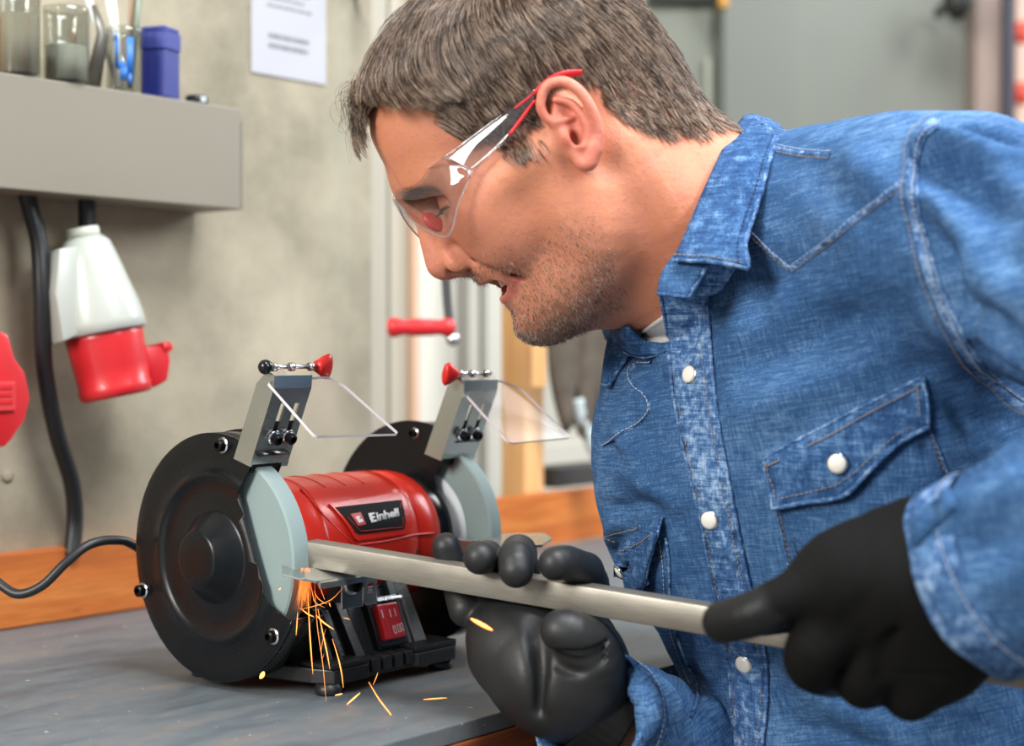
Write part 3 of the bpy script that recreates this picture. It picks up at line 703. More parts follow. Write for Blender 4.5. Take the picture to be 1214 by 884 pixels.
# first letter: blocky E with a notch, then the small letters
def tqp(u, v): (a, b_, c, d) = tq; t_ = [a[i]+(b_[i]-a[i])*u for i in (0, 1)]; u_ = [d[i]+(c[i]-d[i])*u for i in (0, 1)]; return mcyl(t_[0]+(u_[0]-t_[0])*(1-v), t_[1]+(u_[1]-t_[1])*(1-v), .0551)
E = [(0, 1), (.195, 1), (.195, .80), (.10, .80), (.10, .62), (.18, .62), (.18, .42), (.10, .42), (.10, .22), (.21, .22), (.21, 0), (.02, 0), (.02, .25), (0, .32)]
b = MB(); vs = [tqp(u, v) for u, v in E]; b.add(vs, [(0, 1, 2, 3, 8, 11, 12, 13), (3, 4, 7, 8), (4, 5, 6, 7), (8, 9, 10, 11)]); b.build('badge_letter', M_wp, mo, solid=.0002, recalc=False)
text_mesh('inhell', M_wp, mo, 'badge_lettering', lambda u, v: tqp(.235+u*.765, v*1.0+.0), .035)
# raised ridges and seam on the shell
for x in (-.033, -.012, .008):
    b = MB(); b.tube([mcyl(x-.010*max(0, math.sin(a))**2, a, .0520) for a in [math.radians(60+6*i) for i in range(12)]], .0011, 6); b.build('raised_rib', M_mred, mo)
fa = [mxa(*p, .0526) for p in ((357, 579), (384, 610), (418, 645))]
b = MB(); b.tube(bez([mcyl(x, a, .0524) for x, a in fa], 6), .0009, 6); b.build('raised_rib', M_mred, mo)
fa = [mxa(*p, .0526) for p in ((424, 646), (460, 641), (492, 634), (515, 632))]
b = MB(); b.tube(bez([mcyl(x, a, .0522) for x, a in fa], 6), .0011, 6); b.build('raised_rib', M_mred, mo)
b = MB(); 
for k in range(3): b.box(-.04+k*.03, -.022+k*.03, -.0508, -.0490, AZ-.010, AZ-.006, bev=.0006)
b.build('vent_slots', simple('dark_red_recess', '6d1414', .5), mo)
# ---- pedestal and base
pd = bpy.data.objects.new('pedestal', None); link(pd, G)
def loft(b, rings):      # rings of (x0,x1,y0,y1,z)
    rows = [[(x0, y0, z), (x1, y0, z), (x1, y1, z), (x0, y1, z)] for x0, x1, y0, y1, z in rings]; b.grid(rows, smooth=False, closed=True)
    n = len(b.v); b.f.append([0, 1, 2, 3]); b.f.append([n-4, n-3, n-2, n-1]); b.sm += [False]*2; b.mi += [0]*2
b = MB(); loft(b, [(-.078, .022, -.060, .052, .020), (-.074, .020, -.056, .048, .030), (-.062, .022, -.036, .036, .062)]); b.build('pedestal_body', M_base, pd)
# saddle under the motor
b = MB(); b.lathe([(.0540, -.062), (.0560, -.062), (.0560, .028), (.0540, .028)], 24, 'X', Matrix.Translation((0, 0, AZ)), a0=math.pi*1.18, a1=math.pi*1.82, cap=False); b.build('motor_saddle', M_base, pd)
# outward sloping ribs either side of the switch
def rib(x0, x1, yb, yt, zb_, zt_, th, mat, name='rib'):
    b = MB(); b.prism([(yb, zb_), (yb+.016, zb_), (yt+.014, zt_), (yt, zt_)], x0, x1, 'X', bev=.0008); return b.build(name, mat, pd)
rib(-.0002, .0070, -.0715, -.049, .0195, .068, 0, M_rib, 'left_switch_rib').name = 'rib'
rib(.0078, .0215, -.0725, -.046, .0195, .071, 0, M_base)
rib(-.0525, -.0435, -.071, -.047, .0195, .058, 0, M_base)
rib(-.0800, -.0740, -.070, -.050, .0195, .055, 0, M_base)
rib(-.0650, -.0590, -.067, -.048, .0195, .052, 0, M_base)
b = MB(); b.prism([(-.066, .0195), (-.04, .0195), (-.03, .064), (-.046, .064)], -.0430, -.0004, 'X', bev=.0008); b.build('switch_panel', M_base, pd)
# base plate with a stepped front edge
b = MB(); b.prism([(-.096, -.070), (-.090, -.086), (-.058, -.088), (-.054, -.084), (-.010, -.084), (-.006, -.089), (.034, -.089), (.040, -.084), (.040, .060), (-.106, .060), (-.108, .0)], .0075, .0180, 'Z', bev=.0012); b.build('base_plate', M_base, pd)
b = MB(); b.box(-.094, -.056, -.0865, -.055, .0182, .0215, bev=.001); b.box(-.008, .037, -.0875, -.052, .0182, .0225, bev=.001); b.box(-.086, .03, -.07, .05, .0182, .0205, bev=.0008); b.build('base_step', M_base, pd)
for k in range(4): 
    b = MB(); b.prism([(-.053+k*.0118, -.0870), (-.0455+k*.0118, -.0870), (-.0435+k*.0118, -.074), (-.053+k*.0118, -.074)], .0110, .0205, 'Z', bev=.0008); b.build('cooling_fin', M_base, pd)
for x, y in ((-.0875, -.0775), (.0295, -.0775), (-.100, .040), (.030, .050)):
    b = MB(); b.lathe([(0, 0), (.0085, 0), (.0095, .001), (.0088, .0074), (0, .0074)], 24); o = b.build('rubber_foot', M_black, G); o.location = (x, y, .0002)
# ---- switch
Msw = Matrix.Translation((-.0275, -.0670, .0385)) @ Matrix.Rotation(math.radians(-24), 4, 'X')
sw = bpy.data.objects.new('power_switch', None); link(sw, G)
pc = [gl(*p, 1, -.062) for p in ((436, 717), (470, 711), (479, 757), (446, 766))]
sc_ = sum(pc, Vector())/4
Msw = Matrix.Translation(sc_) @ Matrix.Rotation(math.radians(-22), 4, 'X')
b = MB(); b.box(-.0165, .0165, -.002, .012, -.0195, .0195, Msw, .0012); b.build('switch_frame', M_gblack, sw)
b = MB(); b.box(-.0115, -.0045, -.0065, -.001, -.0135, .0135, Msw, .0015); b.box(-.0040, .0115, -.0055, -.001, -.0135, .0135, Msw, .0015); b.build('red_rocker', simple('red_rocker_plastic', 'd6201f', .3, Emission_Color=(1, .1, .05, 1), Emission_Strength=.0), sw)
b = MB()
for cx, cz, kind in ((.001, .0055, 'n'), (.0062, .0055, 'n'), (.0010, -.007, 'o'), (.0056, -.0065, 'o'), (.0092, -.006, 'o'), (-.0082, .006, 'l')):
    if kind == 'o':
        b.box(cx-.0012, cx+.0012, -.00575, -.0055, cz-.003, cz-.0024, Msw); b.box(cx-.0012, cx+.0012, -.00575, -.0055, cz+.0024, cz+.003, Msw); b.box(cx-.0014, cx-.0009, -.00575, -.0055, cz-.003, cz+.003, Msw); b.box(cx+.0009, cx+.0014, -.00575, -.0055, cz-.003, cz+.003, Msw)
    else: b.box(cx-.0004, cx+.0004, -.0068 if kind == 'l' else -.00575, -.0055, cz-.003, cz+.003, Msw)
b.build('switch_symbols', M_wp, sw)
b = MB(); b.box(-.0150, .0150, -.0105, -.0022, -.0175, .0175, Msw, .0025); b.build('clear_cover', thin('clear_switch_cover', (.93, .9, .9), .08, .12), sw)
# ---- eye shields: bracket, rod, knobs, clear pane
def shield(xl, wdt, knob_left, knob_right, zb_, yb, yt, zt_, pane, rodx):
    br = bpy.data.objects.new('shield_bracket', None); link(br, G)
    xr_ = xl+wdt; up = Vector((0, yt-yb, zt_-zb_)); L_ = up.length; up.normalize(); nrm = Vector((0, -up.z, up.y))   # outward, to the operator
    Mb = Matrix(((1, nrm.x, up.x, xl), (0, nrm.y, up.y, yb), (0, nrm.z, up.z, zb_), (0, 0, 0, 1)))
    # front plate with two slots: strips around the slots
    s1, s2, hw = wdt*.36, wdt*.74, .0022; z0, z1 = L_*.26, L_*.80
    b = MB(); t = .0008
    xs = [0, s1-hw, s1+hw, s2-hw, s2+hw, wdt]
    for i in range(5):
        if i in (1, 3): b.box(xs[i], xs[i+1], -t, t, 0, z0, Mb); b.box(xs[i], xs[i+1], -t, t, z1, L_, Mb)
        else: b.box(xs[i], xs[i+1], -t, t, 0, L_, Mb)
    # top bend back to the hinge
    b.prism([(t, L_), (-t, L_), (-.0040, L_+.0075), (-.0020, L_+.0085)], 0, wdt, 'X', M=Mb)
    b.build('slotted_plate', M_zinc, br)
    b = MB(); b.prism([(-.0165, -.004), (.0009, -.0015), (.0009, L_), (-.002, L_+.008), (-.0105, L_+.008), (-.0165, L_-.004)], -.0009, .0009, 'X', M=Mb); b.build('side_flange', M_zinc, br)
    b = MB(); b.prism([(-.010, -.003), (.0009, -.003), (.0009, .001), (-.010, .001)], wdt-.006, wdt+.0004, 'X', M=Mb); b.build('bottom_tab', M_zinc, br)
    for sx in (s1, s2):
        Ms = Mb @ Matrix.Translation((sx, .0015, L_*.36)) @ Matrix.Rotation(-math.pi/2, 4, 'X')
        cap_screw(br, 0, 0, 0, M=Ms, r=.0040, h=.0065)
        b = MB(); b.box(sx-.0035, sx+.0035, -.0016, -.0009, L_*.30, L_*.55, Mb); b.build('slot_backing', M_gblack, br)
    # black support arm going down to the guard
    b = MB(); b.box(.004, wdt-.003, -.004, -.0018, -.006, L_*.52, Mb, .0005); b.box(.004, wdt-.003, -.016, -.0018, -.008, -.004, Mb, .0005); b.build('support_arm', M_plate, br)
    # hinge rod and knobs
    hy, hz = rodx[1], rodx[2]; rd = bpy.data.objects.new('hinge_rod', None); link(rd, G)
    Mr = Matrix.Translation((0, hy, hz)); b = MB(); a_, c_ = rodx[0]
    b.lathe([(0, a_), (.0016, a_), (.0016, c_), (0, c_)], 14, 'X', Mr)
    for k in (.12, .48, .88):
        xx = a_+(c_-a_)*k; b.lathe([(0, xx-.0015), (.0032, xx-.0015), (.0032, xx+.0015), (0, xx+.0015)], 14, 'X', Mr)
    b.build('rod', M_chrome, rd)
    if knob_left == 'ball': b = MB(); b.sphere((a_-.002, hy, hz), .0052, 18); b.build('black_ball_knob', M_gblack, rd)
    def wing(x, q):
        b = MB(); Mw = Matrix.Translation((x, hy, hz)) @ Matrix.Scale(q, 4, (1, 0, 0)) @ Matrix.Rotation(math.radians(12), 4, 'X')
        rows = []
        for xx, r1, r2 in ((0, .0042, .0042), (.002, .0048, .0050), (.006, .0075, .0042), (.010, .0090, .0038), (.0125, .0080, .0034), (.0135, .005, .0024)):
            rows.append([(xx, r2*math.cos(a), r1*math.sin(a)*(1+.05*(k % 2))) for k, a in enumerate([2*math.pi*k/28 for k in range(28)])])
        b.grid(rows, closed=True, M=Mw); n = len(b.v); b.f.append(list(range(n-28, n))); b.f.append(list(range(28))); b.sm += [True]*2; b.mi += [0]*2
        b.build('red_wing_knob', simple('red_knob_plastic', 'd8261f', .32), rd)
    wing(c_ if knob_right else a_, 1 if knob_right else -1)
    # pane
    ps = bpy.data.objects.new('eye_shield', None); link(ps, G)
    c0, c1, c2, c3, c4 = [Vector(p) for p in pane]
    def roundc(pts, r=.004, n=5):
        out = []
        for i, p in enumerate(pts):
            a = (pts[i-1]-p).normalized(); c = (pts[(i+1) % len(pts)]-p).normalized()
            for k in range(n+1): t_ = k/n; out.append(p+a*r*(1-t_)**2+c*r*t_**2)
        return out
    q = roundc([c0, c1, c2, c3, c4]); nn = (c1-c0).cross(c3-c0).normalized()
    b = MB(); n = len(q); vs = [v+nn*h for h in (-.0011, .0011) for v in q]
    b.add(vs, [tuple(range(n))[::-1], tuple(range(n, 2*n))]); b.m = 1; b.add(vs, [(i, (i+1) % n, n+(i+1) % n, n+i) for i in range(n)]); b.build('clear_pane', [M_shield, M_shedge], ps, weld=1e-6)
    for k in (.25, .8):
        b = MB(); p0 = c0.lerp(c1, k); b.tube([p0, p0.lerp(Vector((p0.x, hy, hz)), .5)+Vector((0, 0, .001)), Vector((p0.x, hy, hz-.002))], [.0028, .0034, .0034], 10); b.build('pane_hinge', M_shield, ps)
def pane_pts(pix, ynear, yfar, far):     # near edge lies at y = ynear, far edge at y = yfar
    return [gl(*p, 1, yfar if k in far else ynear) for k, p in enumerate(pix)]
pl = pane_pts(((316, 453), (388, 447), (407, 456), (473, 515), (373, 518)), -.062, -.112, (3, 4)); pl[2] = pl[1].lerp(pl[3], .2)+(gl(407, 456, 1, -.068)-pl[1].lerp(pl[3], .2))*.9
shield(-.1255, .0345, 'ball', True, .161, -.040, -.064, .214, pl, ((-.1275, -.0815), -.060, .2285))
pr_ = pane_pts(((551, 467), (590, 452), (618, 462), (677, 519), (604, 526)), -.062, -.100, (3, 4)); pr_[0] = gl(551, 467, 1, -.062); pr_[1] = gl(592, 451, 1, -.060); pr_[2] = gl(617, 461, 1, -.068)
shield(.0725, .040, 'none', False, .1545, -.040, -.064, .2080, pr_, ((.070, .112), -.058, .2215))
# ---- tool rests
rs = bpy.data.objects.new('tool_rest', None); link(rs, G)
Mtl = Matrix.Translation((0, -.080, .0898)) @ Matrix.Rotation(math.radians(13), 4, 'X')
b = MB(); b.prism([(-.134, -.002), (-.1205, .014), (-.1195, .003), (-.0975, .002), (-.0640, .002), (-.0640, -.0205), (-.106, -.0215), (-.121, -.0215), (-.127, -.014)], -.0018, 0, 'Z', Mtl, bev=.0003); b.build('rest_plate', M_zinc, rs)
b = MB(); b.prism([(-.0205, .0000), (-.0235, -.0012), (-.0245, -.0050), (-.0228, -.0052), (-.0205, -.0020)], -.119, -.064, 'X', Mtl); b.build('rest_lip', M_zinc, rs)
b = MB(); b.box(-.0865, -.0660, -.090, -.0885, .060, .0840, bev=.0004); b.box(-.0675, -.0658, -.0885, -.055, .060, .0840, bev=.0004); b.build('rest_bracket', M_zinc, rs)
cap_screw(rs, 0, 0, 0, M=Matrix.Translation((-.0765, -.0902, .0775)) @ Matrix.Rotation(math.pi/2, 4, 'X'), r=.0062, h=.006, washer=True)
b = MB(); xA, xB = -.0560, -.0445
b.box(xA, xB, -.083, -.0815, .060, .067, bev=.0003); b.box(xA, xB, -.083, -.0815, .074, .0860, bev=.0003); b.box(xB-.003, xB, -.0829, -.0816, .066, .075); b.box(xA, xA+.002, -.0829, -.0816, .066, .075)
b.box(xA, xB, -.083, -.05, .0585, .0600, bev=.0003); b.build('slotted_arm', M_zinc, rs)
rs2 = bpy.data.objects.new('tool_rest', None); link(rs2, G)
qq = [gl(*p, 2, .0945) for p in ((560, 640), (600, 631.5), (645, 631), (655, 637), (643, 645), (585, 650))]
b = MB(); b.prism([(v.x, v.y) for v in qq], .0925, .0943, 'Z', bev=.0003); b.build('rest_plate', M_zinc, rs2)
b = MB(); b.box(.07, .085, -.082, -.05, .070, .0920, bev=.0004); b.build('rest_bracket', M_zinc, rs2)
tagp = lambda o, l: tag(o, l)

# ================================================================== square steel bar and sparks
bar0 = P(359, 656.5, 1.103); bar1 = P(1200, 796, .890)
bd_ = (bar1-bar0).normalized(); bar2 = bar0+bd_*.66
side = bd_.cross(Vector((0, 0, 1))).normalized(); upb = side.cross(bd_).normalized()      # side points to the photographer
if side.y > 0: side = -side; 
Mbar = Matrix(((bd_.x, -side.x, upb.x, bar0.x), (bd_.y, -side.y, upb.y, bar0.y), (bd_.z, -side.z, upb.z, bar0.z), (0, 0, 0, 1)))
def steel():
    m = Mat('drawn_steel'); co = m.coord(scale=(.05, 1, 1)); a = m.noise(co, 900, 4, .6); b_ = m.noise(m.coord(scale=(.3, 1, 1)), 60, 5, .6)
    c_ = m.mix(a, srgb('75726a'), srgb('a09b8f')); c_ = m.mix(m.ramp(b_, [(.45, (0,)*3), (.7, (.5,)*3)]), c_, srgb('665f54'))
    m.base(c_); m.set(Metallic=.6); m.rough(m.ramp(b_, [(.3, (.36,)*3), (.7, (.5,)*3)])); m.bump(a, .12, .0003); return m.m
BH = .0088
b = MB()
o_ = [(-BH, -BH), (BH, -BH), (BH, BH), (-BH, BH)]; L_ = (bar2-bar0).length
bm = bmesh.new(); bmesh.ops.create_cube(bm, size=1)
for v in bm.verts: v.co = Vector((L_/2+v.co.x*L_, BH+v.co.y*2*BH, v.co.z*2*BH))
ends = [f for f in bm.faces if abs(f.normal.x) > .9]
r_ = bmesh.ops.inset_individual(bm, faces=ends, thickness=.0018); r2 = bmesh.ops.extrude_discrete_faces(bm, faces=ends)
for f in r2['faces']:
    for v in f.verts: v.co.x += .03 if v.co.x < L_/2 else -.03
bmesh.ops.bevel(bm, geom=[e for e in bm.edges if abs((e.verts[0].co-e.verts[1].co).normalized().x) > .9 and e.calc_length() > L_*.9], offset=.0009, segments=2, profile=.5, affect='EDGES')
b.bm(bm); sb_ = b.build('steel_bar', steel(), angle=25); sb_.matrix_world = Mbar; tag(sb_, 'square steel bar held against the left grinding wheel', 'bar')
def glow(name, c0, st):
    m = Mat(name); m.set(Base_Color=(1, .4, .1), Emission_Color=(*c0, 1), Emission_Strength=st); return m.m
M_sp = glow('hot_spark', (1., .26, .035), 1.5); M_sp2 = glow('dull_spark', (1., .23, .04), .6); M_sp3 = glow('bright_spark', (1, .30, .06), 2.4)
def spark(pix, r, label, d=1.06, mat=None, grp=None):
    pts = [P(x, y, d) for x, y in pix]; n = len(pts); b = MB(); q = bez(pts, 5); k = len(q); b.tube(q, [r*max(.25, math.sin(math.pi*(i+.6)/(k+.2))) for i in range(k)], 6); o = b.build('spark', mat or M_sp); tag(o, label, 'spark', grp); return o
GS = 'sparks falling from the left grinding wheel'
LS = 'thin orange spark streak falling in front of the grinder base'
SL = ['short straight spark streak falling in front of the left wheel guard', 'long nearly vertical spark streak left of the others', 'longest thin spark streak reaching below the front left foot', 'slanting spark streak ending above the front left foot', 'lowest bright spark streak ending at the front left foot', 'thick curved spark bending right in front of the pedestal', 'short bright spark just under the grinding wheel rim',
      'thin spark curling right under the tool rest', 'faint spark running down right beside the pedestal', 'thin short spark right under the tool rest lip', 'long thin looping spark arc under the tool rest bracket', 'tiny spark at the lower end of the spark arc', 'faint hooked spark thread low before the base']
for pix, r, mt in ([(353, 725), (352, 740), (351, 753)], .00035, 0), ([(365, 702), (367, 745), (369, 775), (371, 799)], .00045, 0), ([(373, 690), (376, 740), (383, 790), (387, 838)], .00028, 1), ([(377, 722), (383, 752), (388, 775), (391, 793)], .00045, 0), \
        ([(394, 757), (401, 780), (405, 798), (407, 815)], .00045, 0), ([(375, 729), (384, 738), (396, 746)], .00055, 0), ([(358, 722), (364, 727), (372, 731)], .0005, 0), ([(368, 690), (371, 705), (374, 714), (385, 720)], .0003, 1), \
        ([(372, 700), (378, 710), (388, 716)], .0003, 1), ([(376, 688), (381, 700), (385, 711)], .0003, 1), ([(355, 722), (370, 719), (392, 711), (406, 697)], .0003, 1), ([(390, 714), (392, 719)], .0003, 0), ([(386, 745), (381, 768), (382, 780), (384, 775)], .0002, 1):
    spark(pix, r, SL.pop(0), 1.085 if mt == 0 else 1.09, [M_sp, M_sp2][mt], GS)
for pix, r, lb, d, mt in (([(558, 733), (571, 740), (584, 747)], .0012, 'bright thick orange spark flying before the palm of the glove', .96, M_sp3), ([(308, 804), (311, 800), (313, 796)], .0017, 'short thick glowing spark under the left wheel guard', 1.085, M_sp3),
        ([(437, 808), (449, 828), (462, 845), (474, 862)], .0005, 'long orange spark crossing the bench towards the edge', 1.05, M_sp), ([(502, 829), (515, 828), (530, 827)], .0005, 'lone flat orange spark right of the grinder foot', 1.06, M_sp),
        ([(411, 835), (419, 828), (427, 821)], .0006, 'pale orange spark by the front left rubber foot', 1.08, M_sp3), ([(390, 842), (395, 838), (398, 835)], .0005, 'tiny spark below the front left rubber foot', 1.08, M_sp), ([(474, 862), (480, 861), (485, 857)], .0004, 'hooked spark end near the bench edge', 1.05, M_sp),
        ([(397, 824), (402, 823), (406, 822)], .0005, 'small glowing spark on the front left foot', 1.085, M_sp3), ([(330, 699), (333, 697)], .0004, 'tiny spark before the side of the left wheel', 1.07, M_sp), ([(407, 732), (411, 733), (415, 734)], .0003, 'tiny spark before the black pedestal', 1.08, M_sp2), ([(442, 812), (446, 803), (448, 797)], .0003, 'faint thin spark rising beside the base fins', 1.08, M_sp2)):
    spark(pix, r, lb, d, mt)
# dense fan of sparks on the rim
b = MB(); rl = random.Random(3)
for k in range(170):
    x0 = 357+rl.random()*11; y0 = 672+rl.random()*10; ln = rl.uniform(15, 46); x1 = x0-rl.uniform(-1, 9)*ln/40; d = 1.088+rl.random()*.006
    b.tube([P(x0, y0, d), P((x0+x1)/2+.6, y0+ln*.5, d), P(x1, y0+ln, d)], [.00006, .00010, .00004], 4)
tag(b.build('spark_shower', M_sp2), 'dense orange spark shower on the rim of the left wheel', 'sparks', kind='stuff')
# ================================================================== the man: head
PHI = math.radians(30); PSI = math.radians(5)
fwv = Vector((-math.cos(PHI)*math.cos(PSI), -math.cos(PHI)*math.sin(PSI), -math.sin(PHI))); lfv = Vector((0, 0, 1)).cross(fwv).normalized(); upv = fwv.cross(lfv)
HO = CAM+ray(667, 176)*1.08
HM = Matrix(((fwv.x, lfv.x, upv.x, HO.x), (fwv.y, lfv.y, upv.y, HO.y), (fwv.z, lfv.z, upv.z, HO.z), (0, 0, 0, 1))); HI = HM.inverted()
def HL(px, py, y=0.):        # head-local point (forward, left, up) under the picture point in the plane left = y
    a = HI @ P(px, py, .5); b = HI @ P(px, py, 1.5); return a+(b-a)*((y-a.y)/(b.y-a.y))
PB = Vector((.42, .98, 0))
person = thing('person', 'man in a blue denim shirt, black gloves and clear glasses bending over the grinder', 'person', PB)
def kid(o, parent):
    """parent without moving"""
    m = o.matrix_world.copy(); o.parent = parent; o.matrix_parent_inverse = Matrix.Translation(parent.matrix_world.translation if False else parent.location).inverted(); return o
V = Vol((-.185, -.10, -.235), (.128, .10, .140), .00125)
V.ell((.008, 0, .050), (.097, .0765, .080), .0)
V.ell((-.036, 0, .012), (.058, .058, .052), .03)
V.ell((.055, 0, .046), (.0555, .060, .056), .02)
V.ell((.050, 0, -.012), (.051, .058, .062), .02)
V.ell((.058, 0, -.045), (.0355, .034, .028), .015)
V.ell((.033, 0, -.055), (.044, .050, .048), .02)
V.ell((.035, 0, -.082), (.036, .036, .028), .02)
for s in (1, -1):
    V.chain([(.004, s*.058, -.040), (.020, s*.053, -.066), (.046, s*.034, -.083), (.067, s*.008, -.0885)], [.014, .0165, .0160, .0155], .022, n=4)
    V.ell((.0685, s*.007, -.0895), (.0160, .014, .0125), .012)
    V.ell((.066, s*.040, -.020), (.024, .022, .022), .018)
    V.ell((.070, s*.031, -.036), (.018, .017, .016), .016)
    V.chain([(.077, s*.047, -.006), (.048, s*.063, -.001), (.012, s*.070, .002)], [.011, .0095, .009], .018, n=3)
    V.ell((.020, s*.055, -.030), (.022, .017, .034), .02)
    V.chain([(.100, s*.006, .030), (.0965, s*.020, .0255), (.085, s*.039, .0215), (.070, s*.052, .012)], [.0105, .0105, .010, .008], .014, n=3)
    V.ell((.104, s*.030, .0045), (.0165, .0155, .0105), .012, '-')
    V.ell((.0955, s*.0175, .006), (.008, .005, .008), .008, '-')
    V.ell((.0825, s*.031, .0045), (.0125, .0128, .0122), .004)
    V.chain([(.089, s*.018, -.0065), (.0915, s*.031, -.0085), (.082, s*.046, -.006)], [.003, .003, .003], .006, n=3)   # lower lid bag
for s in (1, -1): V.chain([(.0985, s*.018, .0085), (.0985, s*.031, .0115), (.090, s*.044, .0070)], [.0012, .0016, .0010], .004, '-', n=3)
# nose
V.chain([(.1045, 0, .022), (.1040, 0, .004), (.1065, 0, -.012), (.1085, 0, -.0262)], [.0072, .0084, .0102, .0122], .010, n=4)
for s in (1, -1):
    V.chain([(.096, s*.008, .004), (.0985, s*.010, -.012), (.100, s*.0115, -.024)], [.006, .007, .008], .008, n=2)
    V.ell((.0990, s*.0148, -.0300), (.0108, .0068, .0092), .002)
    V.chain([(.0925, s*.0170, -.0205), (.0885, s*.0195, -.0270), (.0890, s*.0185, -.0350)], [.0012, .0018, .0014], .003, '-', n=3)
    V.ell((.0865, s*.0205, -.0290), (.004, .004, .010), .006, '-')
V.chain([(.1075, 0, -.031), (.099, 0, -.0375)], [.0068, .0048], .005)
for s in (1, -1): V.ell((.1035, s*.0092, -.0375), (.0085, .0046, .0066), .0015, '-', R=Matrix.Rotation(math.radians(s*12), 3, 'Z'))
# lips and mouth
V.chain([(.0745, -.029, -.0570), (.0800, -.018, -.0545), (.0852, -.006, -.0508), (.0845, 0, -.0514), (.0852, .006, -.0508), (.0800, .018, -.0545), (.0745, .029, -.0570)], [.0022, .0038, .0048, .0046, .0048, .0038, .0022], .004, n=4)
V.chain([(.0740, -.028, -.0590), (.0770, -.016, -.0655), (.0808, -.004, -.0692), (.0808, .004, -.0692), (.0770, .016, -.0655), (.0740, .028, -.0590)], [.0022, .0044, .0055, .0055, .0044, .0022], .005, n=4)
def mouth(X, Y, Z):
    zc = -.0598+.9*Y*Y*4; hh = .0064*np.sqrt(np.clip(1-(Y/.0262)**4, 0, 1)); return np.maximum(np.abs(Z-zc)-hh, np.maximum(.052-X, np.abs(Y)-.0262))*.8+0*X
V.put((.05, -.028, -.070), (.10, .028, -.048), mouth, .0012, '-')
for s in (1, -1):
    V.chain([(.100, s*.0195, -.0215), (.0945, s*.0285, -.0385), (.0845, s*.0370, -.0545), (.0755, s*.0385, -.0660)], [.0014, .0030, .0030, .0012], .009, '-', n=3)
    V.chain([(.0735, s*.0315, -.0555), (.0705, s*.0330, -.0605)], [.003, .002], .005, '-')
    V.chain([(.0905, s*.046, -.003), (.081, s*.0555, -.0045), (.073, s*.0605, -.009)], [.0012, .0012, .0008], .004, '-')     # crow's feet
    V.chain([(.0890, s*.047, .001), (.078, s*.0580, .003)], [.0012, .0008], .004, '-')
V.chain([(.0935, 0, -.0440), (.0945, 0, -.0480)], [.0022, .0022], .004, '-')
V.chain([(.092, -.012, -.0800), (.0935, 0, -.0800), (.092, .012, -.0800)], [.0055, .0060, .0055], .010, '-')
# neck
ca = Vector((.73, 0, -.68))*.010
for q in (-1, 1):
    V.chain([Vector((-.030, 0, -.030))+ca*q, Vector((-.052, 0, -.084))+ca*q, Vector((-.092, 0, -.126))+ca*q, Vector((-.135, 0, -.172))+ca*q], [.053, .0565, .0505, .044], .035, n=3)
V.chain([(.030, 0, -.085), (-.006, 0, -.118), (-.045, 0, -.160)], [.022, .024, .03], .03, n=3)
for s in (1, -1):
    V.chain([(-.024, s*.060, -.020), (-.034, s*.052, -.062), (-.034, s*.038, -.112), (-.056, s*.018, -.162)], [.012, .0135, .011, .010], .018, n=3)
    V.chain([(-.074, s*.024, -.048), (-.098, s*.030, -.085), (-.125, s*.032, -.130)], [.018, .016, .014], .02, n=3)
V.ell((-.002, 0, -.120), (.012, .012, .014), .012)
# ears
for s in (1, -1):
    def e(a, y, z): return (a, s*y, z)
    V.ell(e(.000, .0765, .006), (.0125, .0090, .024), .006, R=Matrix.Rotation(s*.32, 3, 'Z') @ Matrix.Rotation(-.12, 3, 'Y'))
    V.ell(e(.002, .0800, -.016), (.0065, .005, .0075), .005)
    V.ell(e(.0005, .0905, .0100), (.0085, .0085, .0190), .003, '-', R=Matrix.Rotation(-.12, 3, 'Y'))
    V.chain([e(.0085, .0800, .0080), e(.0130, .0815, .0170), e(.0125, .0835, .0262), e(.0040, .0855, .0340), e(-.0060, .0885, .0315), e(-.0115, .0905, .0220), e(-.0130, .0905, .0080), e(-.0105, .0880, -.0060), e(-.0045, .0850, -.0150)], [.0022, .0030, .0032, .0034, .0036, .0036, .0034, .0034, .0040], .0022, n=4)
    V.chain([e(-.0030, .0850, -.0130), e(.0025, .0835, -.0200), e(.0075, .0815, -.0185), e(.0080, .0795, -.0110)], [.0044, .0048, .0040, .0030], .004, n=3)
    V.chain([e(.0030, .0850, .0245), e(-.0040, .0865, .0180), e(-.0060, .0875, .0080), e(-.0045, .0865, -.0030), e(.0010, .0850, -.0090)], [.0022, .0028, .0030, .0030, .0026], .0025, n=3)
    V.chain([e(.0080, .0835, .0120), e(.0020, .0835, .0100), e(-.0010, .0835, .0090)], [.0022, .0018, .0015], .002, n=2)
    V.ell(e(.0085, .0815, .0010), (.0036, .0042, .0052), .003)
    V.ell(e(.0025, .0850, -.0085), (.0036, .0030, .0030), .002)
    V.ell(e(.0035, .0840, -.0025), (.0030, .0090, .0052), .0018, '-')
headV = V

def skin_material():
    m = Mat('skin'); at = m.attr('skincol'); co = m.coord(); a = m.noise(co, 90, 4, .6); b_ = m.noise(co, 320, 3, .6); c_ = m.noise(co, 1500, 2)
    col = m.mix(m.ramp(a, [(.35, (.0,)*3), (.66, (.7,)*3)]), at.outputs['Color'], (.60, .225, .145)); col = m.mix(m.ramp(b_, [(.56, (0,)*3), (.72, (.5,)*3)]), col, (.52, .16, .09))
    m.base(col); m.set(Subsurface_Weight=.22, Subsurface_Radius=(.012, .005, .003), Subsurface_Scale=.35, Specular_IOR_Level=.45)
    m.rough(m.ramp(a, [(.3, (.38,)*3), (.7, (.52,)*3)])); m.bump(m.math('ADD', m.math('MULTIPLY', b_, 1.2), c_), .6, .00055); return m.m
M_skin = skin_material()
body, hp, hq = V.mesh('body', M_skin, None, HM, 2)
def sm(x, a, b): t = np.clip((x-a)/(b-a), 0, 1); return t*t*(3-2*t)
